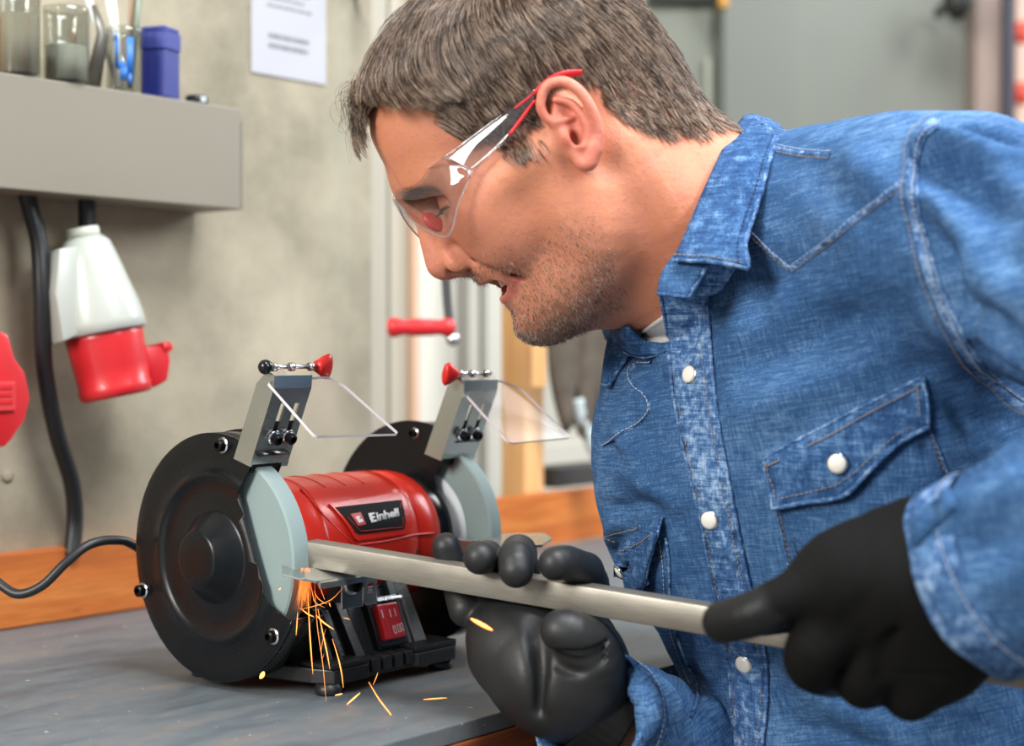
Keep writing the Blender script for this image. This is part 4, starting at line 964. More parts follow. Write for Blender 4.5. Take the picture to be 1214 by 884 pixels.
def blob(p, c, r): c = np.array(c, float); r = np.array(r, float); return np.exp(-(((p-c)/r)**2).sum(1))
X, Y, Z = hp[:, 0], np.abs(hp[:, 1]), hp[:, 2]; pa = np.stack([X, Y, Z], 1)
def lin(h): return np.array(srgb(h))
col = np.tile(lin('d18a67'), (len(hp), 1))
def tint(c, w_): 
    global col
    col = col*(1-w_[:, None])+lin(c)*w_[:, None]
tint('bd6f4a', sm(-Z-.55*(-X), .02, .10)*sm(-X, -.03, .03)*.7)                # neck warmer
tint('cd7f58', blob(pa, (.105, .0, .065), (.03, .05, .035))*.5)              # forehead
tint('dd8878', blob(pa, (.115, 0, -.026), (.02, .02, .02))*.75)              # nose
tint('dc8f78', blob(pa, (.080, .045, -.030), (.03, .02, .025))*.45)
tint('dc7a6c', sm(Y, .0775, .084)*.75)                                       # ears
tint('b65550', blob(pa, (.004, .080, -.002), (.004, .006, .006))*.7)
beard = sm(-(Z+.036+.55*(.05-X)*0), 0, .018)*sm(X, .008, .022)*(1-sm(-(Z+.10), .0, .02)*sm(.055-X, 0, .03))
beard = np.maximum(beard, blob(pa, (.088, .010, -.046), (.02, .022, .008))*1.0); beard = beard*(1-blob(pa, (.09, .0, -.060), (.02, .02, .009))*.9)
jaw = np.maximum(blob(pa, (.07, .010, -.098), (.03, .03, .016)), .6*blob(pa, (.045, .04, -.085), (.03, .025, .022)))
tint('b98267', np.clip(beard*.35+jaw*.45, 0, .8))
lips = np.zeros(len(hp))
def near_chain(pts, r):
    d = np.full(len(hp), 1.)
    for a_, b_ in zip(pts, pts[1:]):
        a_, b_ = np.array(a_), np.array(b_); ba = b_-a_; t = np.clip(((pa-a_)@ba)/(ba@ba), 0, 1); d = np.minimum(d, np.linalg.norm(pa-a_-t[:, None]*ba, axis=1))
    return 1-sm(d, r, r*1.6)
lips = np.maximum(near_chain([(.0745, .029, -.0575), (.0800, .018, -.0565), (.0862, .005, -.0540), (.0862, 0, -.0540)], .0046), near_chain([(.0740, .028, -.0590), (.0780, .016, -.0655), (.0828, 0, -.0680)], .0060))
tint('c0605a', lips*.85)
inside = (X < .079)*(Y < .024)*(np.abs(Z+.0595) < .007)*(X > .045); tint('5a1f1c', inside*1.)
tint('a8705f', blob(pa, (.090, .030, .004), (.012, .018, .010))*.6); tint('4c2f26', near_chain([(.0965, .020, .0035), (.0965, .031, .0028), (.0885, .0415, .0020)], .0011)*.8)          # eye area
scalp_poly = [HL(437, 126, 0), HL(460, 106, .03), HL(485, 84, .055), HL(497, 118, .062), HL(510, 143, .066), HL(532, 157, .07), HL(560, 162, .072), HL(585, 168, .073), HL(600, 188, .073), HL(614, 194, .073), HL(626, 188, .074), HL(634, 150, .075), HL(640, 104, .078), HL(665, 84, .08), HL(700, 92, .08), HL(722, 122, .075), HL(742, 146, .07), HL(770, 160, .06), HL(800, 166, .045), HL(850, 160, .0), HL(872, 168, 0), Vector((-.2, 0, .2)), Vector((.2, 0, .25)), Vector((.16, 0, .085))]
poly2 = np.array([(v.x, v.z) for v in scalp_poly])
def inpoly(x, z, poly):
    r = np.zeros(len(x), bool); n = len(poly)
    for i in range(n):
        x0, z0 = poly[i]; x1, z1 = poly[(i+1) % n]
        if z0 == z1: continue
        c = ((z0 > z) != (z1 > z)) & (x < (x1-x0)*(z-z0)/(z1-z0)+x0); r ^= c
    return r
def scalp_mask(p, jit=0.):
    j = (npnoise(p, 300, 5)-.5)*.008+(npnoise(p, 110, 8)-.5)*.012+jit; return inpoly(p[:, 0]+j, p[:, 2]+j, poly2) & (np.abs(p[:, 1]) < .0805)
sc = scalp_mask(hp); tint('7a5846', sc*.75)
vcol(body, 'skincol', col)
kid(body, person)
# teeth
b = MB()
for k in range(-4, 5):
    a = k*.30; cx, cy = .0655+.0152*math.cos(a), .0200*math.sin(a); hw = .0036 if abs(k) < 2 else .0031; Mt = Matrix.Translation((cx, cy, -.0568+.0003*abs(k))) @ Matrix.Rotation(a*1.25, 4, 'Z'); b.box(-.002, .002, -hw, hw, -.0042, .004, Mt, .0012)
o = b.build('teeth', simple('tooth_enamel', 'd3c8b0', .25), None); o.matrix_world = HM; kid(o, person)
# eyeball seen between the lids is closed: looks down, lids with lashes
def sampler(V_):
    f = V_.f; lo = V_.lo; h = V_.h; n = np.array(f.shape)
    def at(p):
        q = np.clip((p-lo)/h, 0, n-1.001); i = q.astype(int); t = q-i; r = 0
        for a in (0, 1):
            for b_ in (0, 1):
                for c in (0, 1): r = r+f[i[:, 0]+a, i[:, 1]+b_, i[:, 2]+c]*((t[:, 0] if a else 1-t[:, 0])*(t[:, 1] if b_ else 1-t[:, 1])*(t[:, 2] if c else 1-t[:, 2]))
        return r
    def grad(p, e=.002):
        g = np.stack([at(p+np.eye(3)[i]*e)-at(p-np.eye(3)[i]*e) for i in range(3)], 1); return g/np.maximum(np.linalg.norm(g, axis=1, keepdims=True), 1e-9)
    return at, grad
sd, sg = sampler(headV)
tri = np.concatenate([hq[:, [0, 1, 2]], hq[:, [0, 2, 3]]])
def scatter(n, wfun, seed):
    r = np.random.RandomState(seed); A = hp[tri]; ar = np.linalg.norm(np.cross(A[:, 1]-A[:, 0], A[:, 2]-A[:, 0]), axis=1); cw = wfun(A.mean(1))*ar; cs = np.cumsum(cw); k = np.searchsorted(cs, r.rand(n)*cs[-1])
    u, v = r.rand(n), r.rand(n); fl = u+v > 1; u[fl] = 1-u[fl]; v[fl] = 1-v[fl]; T = A[k]; return T[:, 0]+u[:, None]*(T[:, 1]-T[:, 0])+v[:, None]*(T[:, 2]-T[:, 0])
def hair_object(name, pts, rad, mat, parent, M):
    """pts (n, k, 3), rad (n, k)"""
    n, k = pts.shape[:2]; hc = bpy.data.hair_curves.new(name); hc.add_curves([k]*n)
    hc.attributes['position'].data.foreach_set('vector', np.ascontiguousarray(pts, np.float32).ravel())
    ra = hc.attributes.get('radius') or hc.attributes.new('radius', 'FLOAT', 'POINT'); ra.data.foreach_set('value', np.ascontiguousarray(rad, np.float32).ravel())
    hc.materials.append(mat); o = bpy.data.objects.new(name, hc); link(o); o.matrix_world = M; kid(o, parent); return o
def hairmat(name, c0, c1, c2, rough=.32):
    m = Mat(name); hi = m.n('ShaderNodeHairInfo'); co = m.coord(); nz = m.noise(co, 95, 4, .7)
    f = m.math('ADD', m.math('MULTIPLY', hi.outputs['Random'], .95), m.math('MULTIPLY', m.math('SUBTRACT', nz, .5), 1.5))
    m.base(m.ramp(f, [(.0, srgb(c0)), (.45, srgb(c1)), (.9, srgb(c2))])); m.set(Roughness=rough, Specular_IOR_Level=.5); return m.m
M_hair = hairmat('greying_brown_hair', '180f09', '563f2e', 'b39c88')
def grow(root, length, K, seed, field, lift, curl=.0, clump=None):
    r = np.random.RandomState(seed); n = len(root); nrm = sg(root); d = field(root, nrm); d -= nrm*(d*nrm).sum(1)[:, None]; d /= np.linalg.norm(d, axis=1)[:, None]
    d = d+nrm*lift[:, None]; d /= np.linalg.norm(d, axis=1)[:, None]; d += r.randn(n, 3)*.17; d /= np.linalg.norm(d, axis=1)[:, None]
    P_ = np.zeros((n, K, 3)); P_[:, 0] = root; step = (length/(K-1))[:, None]; p = root.copy()
    for k in range(1, K):
        t = k/(K-1); g = sg(p); fd = field(p, g); dist = sd(p)
        fd = fd-g*((fd*g).sum(1)+np.clip(-(.0045-dist)*60, -1, 3)*0.25)[:, None]; fd /= np.maximum(np.linalg.norm(fd, axis=1)[:, None], 1e-6)
        d = d*.72+fd*.28+r.randn(n, 3)*.035+curl(p, t) if callable(curl) else d*.72+fd*.28+r.randn(n, 3)*.03; d /= np.linalg.norm(d, axis=1)[:, None]
        p = p+d*step; ds = sd(p); push = np.clip(.0008+.0010*t-ds, 0, .01); p = p+sg(p)*push[:, None]; P_[:, k] = p
    return P_
def hair_field(p, nrm):
    x, y, z = p.T; s = np.sign(y); top = sm(nrm[:, 2], .35, .80); f = np.zeros_like(p)
    part = sm(x, -.06, .05)
    f[:, 0] = top*(1.0*part-.3*(1-part)-.55*sm(x, .07, .095))+(1-top)*(-.15-.75*sm(x, .045, .075)*sm(z, .02, .06)); f[:, 1] = top*(.35*s+.45*(p[:, 1]/.07))+(1-top)*.02*s; f[:, 2] = -(1-top)*1.0-.12
    sw = npnoise(p, 55, 3)-.5; f[:, 0] += sw*.55; f[:, 1] += (npnoise(p, 40, 9)-.5)*.3
    return f/np.linalg.norm(f, axis=1)[:, None]
def wscalp(c): return scalp_mask(c).astype(float)*(c[:, 0] > -.101)*(c[:, 2] > -.052)*(1+1.2*(c[:, 1] > -.02))
root = scatter(44000, wscalp, 11)
x, y, z = root.T; nrm = sg(root); top = sm(nrm[:, 2], .25, .75)
low = sm(z+.25*np.abs(x-.02), .02, .085)
length = .009+.017*low+top*(.012+.020*sm(x, -.02, .07)); rr = np.random.RandomState(5)
length *= rr.uniform(.75, 1.15, len(root)); length *= np.where((x > .03) & (z < .035), .55, 1); length *= 1-.72*sm(x, .066, .090)
lift = .20+.35*top+.25*sm(x, .06, .095)*top
hp1 = grow(root, length, 8, 21, hair_field, lift)
# clumping: ends drawn towards the tip of a nearby guide strand
def clumpify(P_, cell, amt, seed):
    key = np.floor(P_[:, 0]/cell+np.random.RandomState(seed).rand(3)).astype(int); _, inv = np.unique(key, axis=0, return_inverse=True); inv = inv.ravel(); cnt = np.bincount(inv)
    for k in range(2, P_.shape[1]):
        off = P_[:, k]-P_[:, 0]; m = np.stack([np.bincount(inv, off[:, i])/cnt for i in range(3)], 1)[inv]; cen = np.stack([np.bincount(inv, P_[:, 0, i])/cnt for i in range(3)], 1)[inv]
        t = (k/(P_.shape[1]-1))**1.3*amt; P_[:, k] = P_[:, k]*(1-t)+(cen+m)*t
    return P_
hp1 = clumpify(clumpify(hp1, .005, .5, 1), .012, .35, 4)
kk = np.linspace(0, 1, 8); rad = np.tile(.00013*(1-.65*kk**2), (len(root), 1))
hair_object('hair', hp1, rad, M_hair, person, HM)
# quiff over the forehead
def wfront(c): return scalp_mask(c).astype(float)*(c[:, 0] > .035)*(c[:, 2] > .075)*(np.abs(c[:, 1]) < .055)
root = scatter(9000, wfront, 12); x, y, z = root.T
def qfield(p, nrm):
    f = np.zeros_like(p); f[:, 0] = .95; f[:, 1] = .25*np.sign(p[:, 1])*sm(np.abs(p[:, 1]), .0, .04)+.12; f[:, 2] = .30-2.4*sm(p[:, 0], .108, .136); f[:, 0] -= 1.3*sm(p[:, 0], .124, .146)
    f += (np.stack([npnoise(p, 70, 1), npnoise(p, 70, 2), npnoise(p, 70, 3)], 1)-.5)*.9; return f/np.linalg.norm(f, axis=1)[:, None]
length = rr.uniform(.026, .066, len(root))*(.65+.35*sm(x, .04, .09))*(1-.68*sm(np.abs(y), .018, .040)); hp2 = grow(root, length, 12, 31, qfield, np.full(len(root), .8)); hp2 = clumpify(hp2, .008, .78, 2)
kk = np.linspace(0, 1, 12); hair_object('fringe', hp2, np.tile(.00013*(1-.6*kk**2), (len(root), 1)), M_hair, person, HM)
# stubble
def wst(c):
    p = c.copy(); p[:, 1] = np.abs(p[:, 1]); X_, Y_, Z_ = p.T
    w_ = sm(-(Z_+.034), 0, .02)*sm(X_, .010, .028)*(1-sm(-(Z_+.108), 0, .01))*(.35+1.6*blob(p, (.07, .01, -.098), (.03, .035, .018))+.6*blob(p, (.04, .045, -.08), (.03, .03, .025)))
    w_ = np.maximum(w_, .9*blob(p, (.090, .012, -.045), (.02, .018, .007))); w_ *= 1-.97*np.exp(-(((Z_+.061)/.0115)**4+(Y_/.034)**4))*(X_ > .06); return w_*(sd(c) > -.01)
root = scatter(13000, wst, 13); g = sg(root); dd = g*.75+np.array([-.25, 0, -.85]); dd /= np.linalg.norm(dd, axis=1)[:, None]; dd += rr.randn(len(root), 3)*.22
ln = rr.uniform(.0010, .0026, len(root)); st = np.stack([root-g*.0002, root+dd*ln[:, None]*.5, root+dd*ln[:, None]+g*.0001], 1)
hair_object('stubble', st, np.tile([.00009, .00008, .00003], (len(root), 1)), hairmat('stubble_hair', '2c211b', '5c4a3e', 'bdb2a6'), person, HM)
# eyebrows and lashes
def wbrow(c):
    p = c.copy(); p[:, 1] = np.abs(p[:, 1]); t = np.clip((p[:, 1]-.010)/.042, 0, 1); zc = .0185+.005*np.sin(t*math.pi*.8)-.010*t*t; return np.exp(-((p[:, 2]-zc)/(.0042*(1-.5*t)))**2)*(p[:, 1] > .009)*(p[:, 1] < .047)*(p[:, 0] > .055)
root = scatter(1000, wbrow, 14); g = sg(root); s_ = np.sign(root[:, 1]); dd = np.stack([-.45*np.ones(len(root)), .9*s_, .15*np.ones(len(root))], 1)+g*.35+rr.randn(len(root), 3)*.15; dd /= np.linalg.norm(dd, axis=1)[:, None]
st = np.stack([root+dd*(rr.uniform(.006, .009, len(root))*t)[:, None] for t in (0, .5, 1)], 1); hair_object('eyebrows', st, np.tile([.0001, .00009, .00003], (len(root), 1)), hairmat('brow_hair', '3a2a20', '5c4738', '85705e'), person, HM)
lash = []
for s_ in (1, -1):
    for k in range(46):
        a = -1.15+2.3*k/45; c = np.array([.0825, s_*.031, .0045]); r0 = np.array([.0128*math.cos(a), .0130*math.sin(a)*1.0, -.0012]); p0 = c+r0; d = np.array([math.cos(a)*.8, math.sin(a)*.5, -.55]); lash.append([p0, p0+d*.0035, p0+d*.0060+np.array([.001, 0, .0008])])
lash = np.array(lash); hair_object('eyelashes', lash, np.tile([.00014, .00011, .00004], (len(lash), 1)), hairmat('lash_hair', '120d0a', '1c1410', '2a1f19'), person, HM)

# ================================================================== safety glasses
sg_ = thing('safety_glasses', 'clear wraparound safety glasses with red temple tips worn by the man', 'glasses', mat=HM)
M_lens = thin('clear_polycarbonate', (.93, .91, .92), .02, .10)
M_ledge = Mat('polished_lens_edge').set(Base_Color=(.85, .80, .84), Roughness=.15, Transmission_Weight=.6).m
M_arm = thin('clear_arm_plastic', (.93, .93, .94), .06, .13)
st_ = [(0, (472, 226), (474, 240)), (.010, (474, 222), (477, 246)), (.022, (481, 216), (486, 257)), (.036, (495, 209), (500, 268)), (.050, (510, 199), (517, 277)), (.061, (524, 189), (530, 280)), (.0665, (533, 187), (537, 272)), (.0695, (546, 193), (545, 240)), (.0715, (560, 202), (559, 209))]
for s_ in (1, -1):
    tp = bez([HL(*t, y) for y, t, _ in st_], 4); bt = bez([HL(*u, y) for y, _, u in st_], 4); rows = []
    for j in range(9):
        v = j/8; row = []
        for a, c in zip(tp, bt):
            q = a.lerp(c, v); bul = math.sin(math.pi*v)*.0030; n_ = Vector((q.x-.02, q.y*1.1, 0)).normalized(); q = q+n_*(bul+.0012); row.append((q.x, q.y*s_, q.z))
        rows.append(row)
    b = MB(); b.grid(rows); b.build('lens', M_lens, sg_, solid=.0014, off=0)
    b = MB(); b.tube(rows[-1]+[r[-1] for r in rows[::-1]][1:], .00055, 6); b.tube(rows[0], .0004, 6); b.build('lens_edge', M_ledge, sg_)
    up_ = bez([(524, 189), (556, 165), (588, 142), (612, 124), (634, 107)], 5); dn = bez([(561, 205), (580, 184), (597, 166), (612, 148), (634, 118)], 5); n = len(up_) if False else 0
    U = bez([HL(*p, y) for p, y in (((524, 189), .0625), ((556, 165), .070), ((588, 142), .076), ((612, 124), .0785), ((634, 107), .0795))], 5); D = bez([HL(*p, y) for p, y in (((560, 203), .0720), ((580, 184), .0735), ((597, 166), .0765), ((612, 148), .0785), ((634, 119), .0795))], 5)
    b = MB(); rows = [[(q.x, (q.y+.0016*math.sin(math.pi*v))*s_, q.z) for q in [a.lerp(c, v) for a, c in zip(U, D)]] for v in (0, .15, .5, .85, 1)]; b.grid(rows); b.build('temple_arm', M_arm, sg_, solid=.0020, off=0)
    b = MB(); b.tube([(q.x, q.y*s_, q.z) for q in U], .0011, 8); b.build('arm_edge', M_arm, sg_); b = MB(); b.tube([(q.x, q.y*s_, q.z) for q in D], .0010, 8); b.build('arm_edge', M_arm, sg_)
    tip = bez([HL(*p, y) for p, y in (((604, 160), .0788), ((618, 141), .0800), ((634, 119), .0800))], 4); b = MB(); b.tube([(q.x, q.y*s_, q.z) for q in tip], .0012, 8)
    tip = bez([HL(*p, y) for p, y in (((610, 129), .0790), ((624, 118), .0800), ((636, 108), .0800))], 4); b.tube([(q.x, q.y*s_, q.z) for q in tip], .0010, 8)
    tp3 = bez([HL(*p, y) for p, y in (((634, 112), .0798), ((652, 97), .0800), ((672, 88), .0800), ((690, 86), .0805))], 5); b.tube([(q.x, q.y*s_, q.z) for q in tp3], [.0024+.0012*math.sin(math.pi*min(1, i/12)) for i in range(len(tp3))], 10, flat=.55)
    tag(b.build('temple_tip', simple('red_temple_rubber', 'd2232b', .38), sg_), 'red rubber temple tip')
    b = MB(); c0 = HL(514, 263, .0175); b.sphere((0, 0, 0), .0086, 16, Matrix.Translation((c0.x, c0.y*s_, c0.z)) @ Matrix.Rotation(math.radians(28), 4, 'Y') @ Matrix.Rotation(s_*.35, 4, 'Z'), sc=(.62, .35, 1.))
    b.tube([HL(489, 238, .006) if s_ > 0 else (HL(489, 238, .006).x, -.006, HL(489, 238, .006).z), Vector((HL(500, 252, .012).x, s_*.012, HL(500, 252, .012).z)), Vector((c0.x, c0.y*s_, c0.z))], .0010, 8)
    tag(b.build('nose_pad', simple('red_nose_rubber', 'd2202a', .35), sg_), 'red nose pad')
# ================================================================== the man: denim shirt
NECK = P(884, 262, 1.10); PELV = P(1085, 1010, 1.13)
tu = (NECK-PELV).normalized(); tw = Vector((.598, -.787, .152)); tw = (tw-tu*tw.dot(tu)).normalized(); tf = tw.cross(tu).normalized()   # up the spine, to his left, out of the chest
TM = Matrix(((tw.x, tf.x, tu.x, NECK.x), (tw.y, tf.y, tu.y, NECK.y), (tw.z, tf.z, tu.z, NECK.z), (0, 0, 0, 1))); TI = TM.inverted()
def TL(px, py, d): return TI @ P(px, py, d)
LSH = TL(1138, 276, .965); RSH = TL(828, 478, 1.225); LEL = TL(1600, 480, .72); LWR = TL(1152, 690, .846); REL = TL(960, 975, 1.22); RWR = TL(702, 848, 1.02)
S = Vol((-.29, -.30, -.50), (.52, .34, .15), .0034)
S.ell((.010, -.020, -.17), (.160, .118, .180), .0)
S.ell((.012, -.018, -.36), (.156, .130, .20), .09)
S.ell((.015, -.02, -.52), (.150, .125, .16), .09)
S.ell((.070, .035, -.150), (.080, .060, .10), .05)
S.ell((-.070, .045, -.170), (.080, .065, .10), .05)
S.chain([(0.03, -.030, -.025), LSH*.6+Vector((0, -.015, .004)), LSH], [.058, .058, .066], .05, n=3)
S.chain([(-0.03, -.030, -.035), RSH*.6+Vector((0, -.01, -.006)), RSH], [.060, .060, .062], .05, n=3)
S.chain([TL(900, 280, 1.085), TL(960, 262, 1.055), TL(1050, 262, 1.00)], [.058, .054, .056], .04, n=3)
S.chain([LSH, LSH.lerp(LEL, .5)+Vector((0, 0, .006)), LEL], [.066, .066, .060], .03, n=4)
S.chain([LEL, LEL.lerp(LWR, .5), LWR+(LWR-LEL).normalized()*.03], [.060, .056, .052], .012, n=1)
S.chain([RSH, RSH.lerp(REL, .5), REL], [.062, .056, .052], .03, n=3)
S.chain([REL, REL.lerp(RWR, .5), RWR+(RWR-REL).normalized()*.03], [.050, .046, .042], .012, n=1)
def cutend(W, E, r, bore):
    ax_ = (W-E).normalized(); c = W+ax_*.05
    def fn(X, Y, Z):
        x, y, z = X-W.x, Y-W.y, Z-W.z; t = x*ax_.x+y*ax_.y+z*ax_.z; return np.maximum(-t, np.sqrt(x*x+y*y+z*z)-.10)
    S.put(np.array(W)-.11, np.array(W)+.11, fn, .0, '-')
    S.cap(np.array(W-ax_*.07), np.array(W+ax_*.03), bore-.008, bore, .002, '-')
cutend(LWR, LEL, .05, .048); cutend(RWR, REL, .045, .0385)
# neck opening
S.ell((-.010, .0, .060), (.044, .058, .070), .012, '-')
def denim(name, c0, c1, c2, wear=.0, sc=1.0, ms=60):
    m = Mat(name); co = m.coord(); 
    big = m.noise(co, 9, 4, .6); s1 = m.noise(m.coord(scale=(1, 1, .06)), 1300*sc, 2, .5); s2 = m.noise(m.coord(scale=(.06, .06, 1)), 1200*sc, 2, .5); mid = m.noise(co, ms, 4, .65)
    f = m.math('ADD', m.math('MULTIPLY', m.math('ADD', s1, s2), .50), m.math('MULTIPLY', m.math('SUBTRACT', big, .5), .50)); f = m.math('ADD', f, m.math('MULTIPLY', m.math('SUBTRACT', mid, .5), .26+wear*.7))
    s3 = m.noise(m.coord(scale=(.08, .08, 1)), 520, 2, .5); s4 = m.noise(m.coord(scale=(1, 1, .08)), 520, 2, .5); f = m.math('ADD', f, m.math('MULTIPLY', m.math('SUBTRACT', m.math('ADD', s3, s4), 1.), .16))
    m.base(m.ramp(f, [(.22, srgb(c0)), (.50, srgb(c1)), (.80, srgb(c2))])); m.set(Roughness=.9, Specular_IOR_Level=.25)
    wv = m.math('ADD', s1, s2); m.bump(m.math('ADD', wv, m.math('MULTIPLY', mid, 1.5)), .45, .0009); return m.m
M_denim = denim('washed_denim', '1b375b', '355b88', '7095bc'); M_denim2 = denim('seam_denim', '1b3760', '43699a', 'a0bcd9', wear=1.1, ms=150); M_denim3 = denim('dark_denim', '19335a', '2f5482', '6d93bd', wear=.8, ms=120)
bpy.context.view_layer.update()
shirt, sp0, sq = S.mesh('denim_shirt', M_denim, None, TM, 2)
# ---- folds pressed into the cloth
def bvh_of(pos, quads): return BVHTree.FromPolygons([tuple(v) for v in pos], [tuple(q) for q in quads])
TMn = np.array(TM)
def toW(p): return p@TMn[:3, :3].T+TMn[:3, 3]
tree = bvh_of(toW(sp0), sq)
def SP(px, py, off=0., tr=None):
    r = ray(px, py).normalized(); h = (tr or tree).ray_cast(CAM, r)
    if h[0] is None:
        # nearest point beyond the silhouette
        q = CAM+ray(px, py)*1.08; h = (tr or tree).find_nearest(q)
    n = h[1].normalized(); 
    if n.dot(r) > 0: n = -n
    return h[0]+n*off, n
def polydist(P_, line):
    d = np.full(len(P_), 9.); tt = np.zeros(len(P_)); n = len(line)-1
    for i in range(n):
        a, b_ = np.array(line[i]), np.array(line[i+1]); ba = b_-a; t = np.clip(((P_-a)@ba)/max(ba@ba, 1e-12), 0, 1); e = np.linalg.norm(P_-a-t[:, None]*ba, axis=1); m = e < d; d = np.where(m, e, d); tt = np.where(m, (i+t)/n, tt)
    return d, tt
wpos = toW(sp0); sat, sgr = sampler(S)
wn = sgr(sp0, .004)@TMn[:3, :3].T
folds = [([(1092, 165), (1130, 175), (1214, 190)], .007, .0055), ([(1088, 190), (1140, 215), (1205, 260)], .008, -.0050), ([(1090, 230), (1140, 270), (1190, 340)], .009, .0050), ([(1095, 262), (1130, 320), (1160, 400)], .008, -.0040),
    ([(1110, 300), (1160, 340), (1214, 360)], .010, .0040), ([(1140, 390), (1180, 400), (1214, 430)], .008, .0045), ([(1120, 160), (1170, 165), (1214, 172)], .005, -.004),
    ([(850, 400), (900, 380), (960, 350), (1020, 330)], .012, .0025), ([(860, 440), (930, 420), (1010, 380)], .010, -.0022), ([(870, 500), (940, 470), (1010, 440), (1070, 400)], .012, .0025), ([(900, 330), (905, 380), (890, 440)], .010, -.002),
    ([(730, 560), (760, 570), (800, 590)], .008, .004), ([(715, 600), (740, 605), (780, 600)], .006, -.003), ([(745, 420), (775, 440), (790, 470)], .008, -.004), ([(725, 500), (750, 540), (790, 555)], .009, .0035), ([(705, 640), (730, 660), (760, 680)], .006, -.004),
    ([(910, 640), (930, 740), (950, 850)], .010, .003), ([(940, 800), (990, 830), (1060, 870)], .010, .004), ([(920, 850), (960, 870), (1040, 884)], .008, -.003), ([(840, 700), (835, 780), (850, 850)], .007, .0025), ([(1120, 470), (1150, 500), (1200, 505)], .008, -.004),
    ([(1000, 180), (1030, 200), (1060, 240)], .009, .002), ([(960, 200), (1000, 240), (1040, 260)], .010, -.0018), ([(790, 740), (810, 790), (830, 850)], .008, -.003), ([(1110, 600), (1160, 590), (1214, 560)], .010, .003), ([(1150, 660), (1190, 640), (1214, 620)], .010, -.003), ([(770, 800), (790, 830), (795, 870)], .006, -.004), ([(750, 800), (770, 835), (768, 875)], .006, .004), ([(1010, 690), (1060, 640), (1110, 590)], .010, -.004)]
disp = np.zeros(len(wpos))
for ln_, w_, h_ in folds:
    L3 = [tuple(SP(*p)[0]) for p in ln_]; d, t = polydist(wpos, L3); taper = np.sin(np.pi*np.clip(t*.9+.05, 0, 1))**.6; disp += 1.7*h_*taper*(np.exp(-(d/w_)**2)-.45*np.exp(-((d-w_*1.9)/w_)**2))
disp += (npnoise(sp0*np.array([1, 1, .45]), 26, 1)-.5)*.0065+(npnoise(sp0*np.array([.6, 1, 1]), 60, 2)-.5)*.0028
spd = sp0+sgr(sp0, .004)*disp[:, None]
shirt.data.vertices.foreach_set('co', np.ascontiguousarray(spd, np.float32).ravel()); shirt.data.update(); kid(shirt, person)
tree2 = bvh_of(toW(spd), sq)
def toWh(p): m_ = np.array(HM); return p@m_[:3, :3].T+m_[:3, 3]
treeh = BVHTree.FromPolygons([tuple(v) for v in toWh(hp)], [tuple(q) for q in hq])
def S2(px, py, off=0.):
    p, n = SP(px, py, off, tree2)
    if py < 460 and px < 930:          # near the open neck the cloth lies over the throat
        r = ray(px, py).normalized(); h = treeh.ray_cast(CAM, r)
        if h[0] is not None and (h[0]-CAM).length < (p-CAM).length+.002: n2 = Vector((-.3, -.95, .1)).normalized(); return h[0]-r*.004+n2*off, n2
    return p, n
def part(o): kid(o, shirt); return o
def wkid(o, parent):       # sub-part given in world coordinates
    o.parent = parent; o.matrix_parent_inverse = WM[parent.name].inverted(); return o
WM = {'shirt': TM}
def sub(o): o.parent = shirt; o.matrix_parent_inverse = (Matrix.Translation(PB).inverted() and TM.inverted()); return o
def ribbon(edgeA, edgeB, name, mat, nl=40, nw=6, th=.0016, off=.0014, bulge=.0008, pucker=.0006, seed=0, depth=None):
    A = bez([(x, y, 0) for x, y in edgeA], max(2, nl//(len(edgeA)-1))); B = bez([(x, y, 0) for x, y in edgeB], max(2, nl//(len(edgeB)-1))); m = min(len(A), len(B)); rows = []
    for i in range(m):
        row = []
        a, c = A[int(i*(len(A)-1)/(m-1))], B[int(i*(len(B)-1)/(m-1))]
        for j in range(nw+1):
            t = j/nw; q = a.lerp(c, t); p, n = S2(q.x, q.y); e = math.sin(math.pi*t)**.4; ed = 1 if 0 < j < nw else -.6
            pk = (npnoise(np.array([[p.x, p.y, p.z]]), 130, seed)[0]-.5)*pucker*2; row.append(p+n*(off*ed+bulge*e+pk))
        rows.append(row)
    b = MB(); b.grid(rows); return sub(b.build(name, mat, None, solid=th, off=-1))
def stitch_line(pix, b, r=.00028, ln=.0024, gap=.0011, off=.0022, raised=None):
    q = [S2(p.x, p.y, off)[0] for p in bez([(x, y, 0) for x, y in pix], 10)] if raised is None else raised
    tot = [0]; 
    for a, c in zip(q, q[1:]): tot.append(tot[-1]+(c-a).length)
    def at(s):
        for i in range(len(q)-1):
            if tot[i+1] >= s: return q[i].lerp(q[i+1], (s-tot[i])/max(tot[i+1]-tot[i], 1e-9))
        return q[-1]
    s = 0
    while s < tot[-1]-ln:
        b.tube([at(s), at(s+ln/2), at(s+ln)], r, 5); s += ln+gap
M_thr = simple('tan_thread', '9a835f', .7); M_thr2 = simple('navy_thread', '1c2f58', .8); M_thr3 = simple('pale_thread', 'a9b4c4', .8)
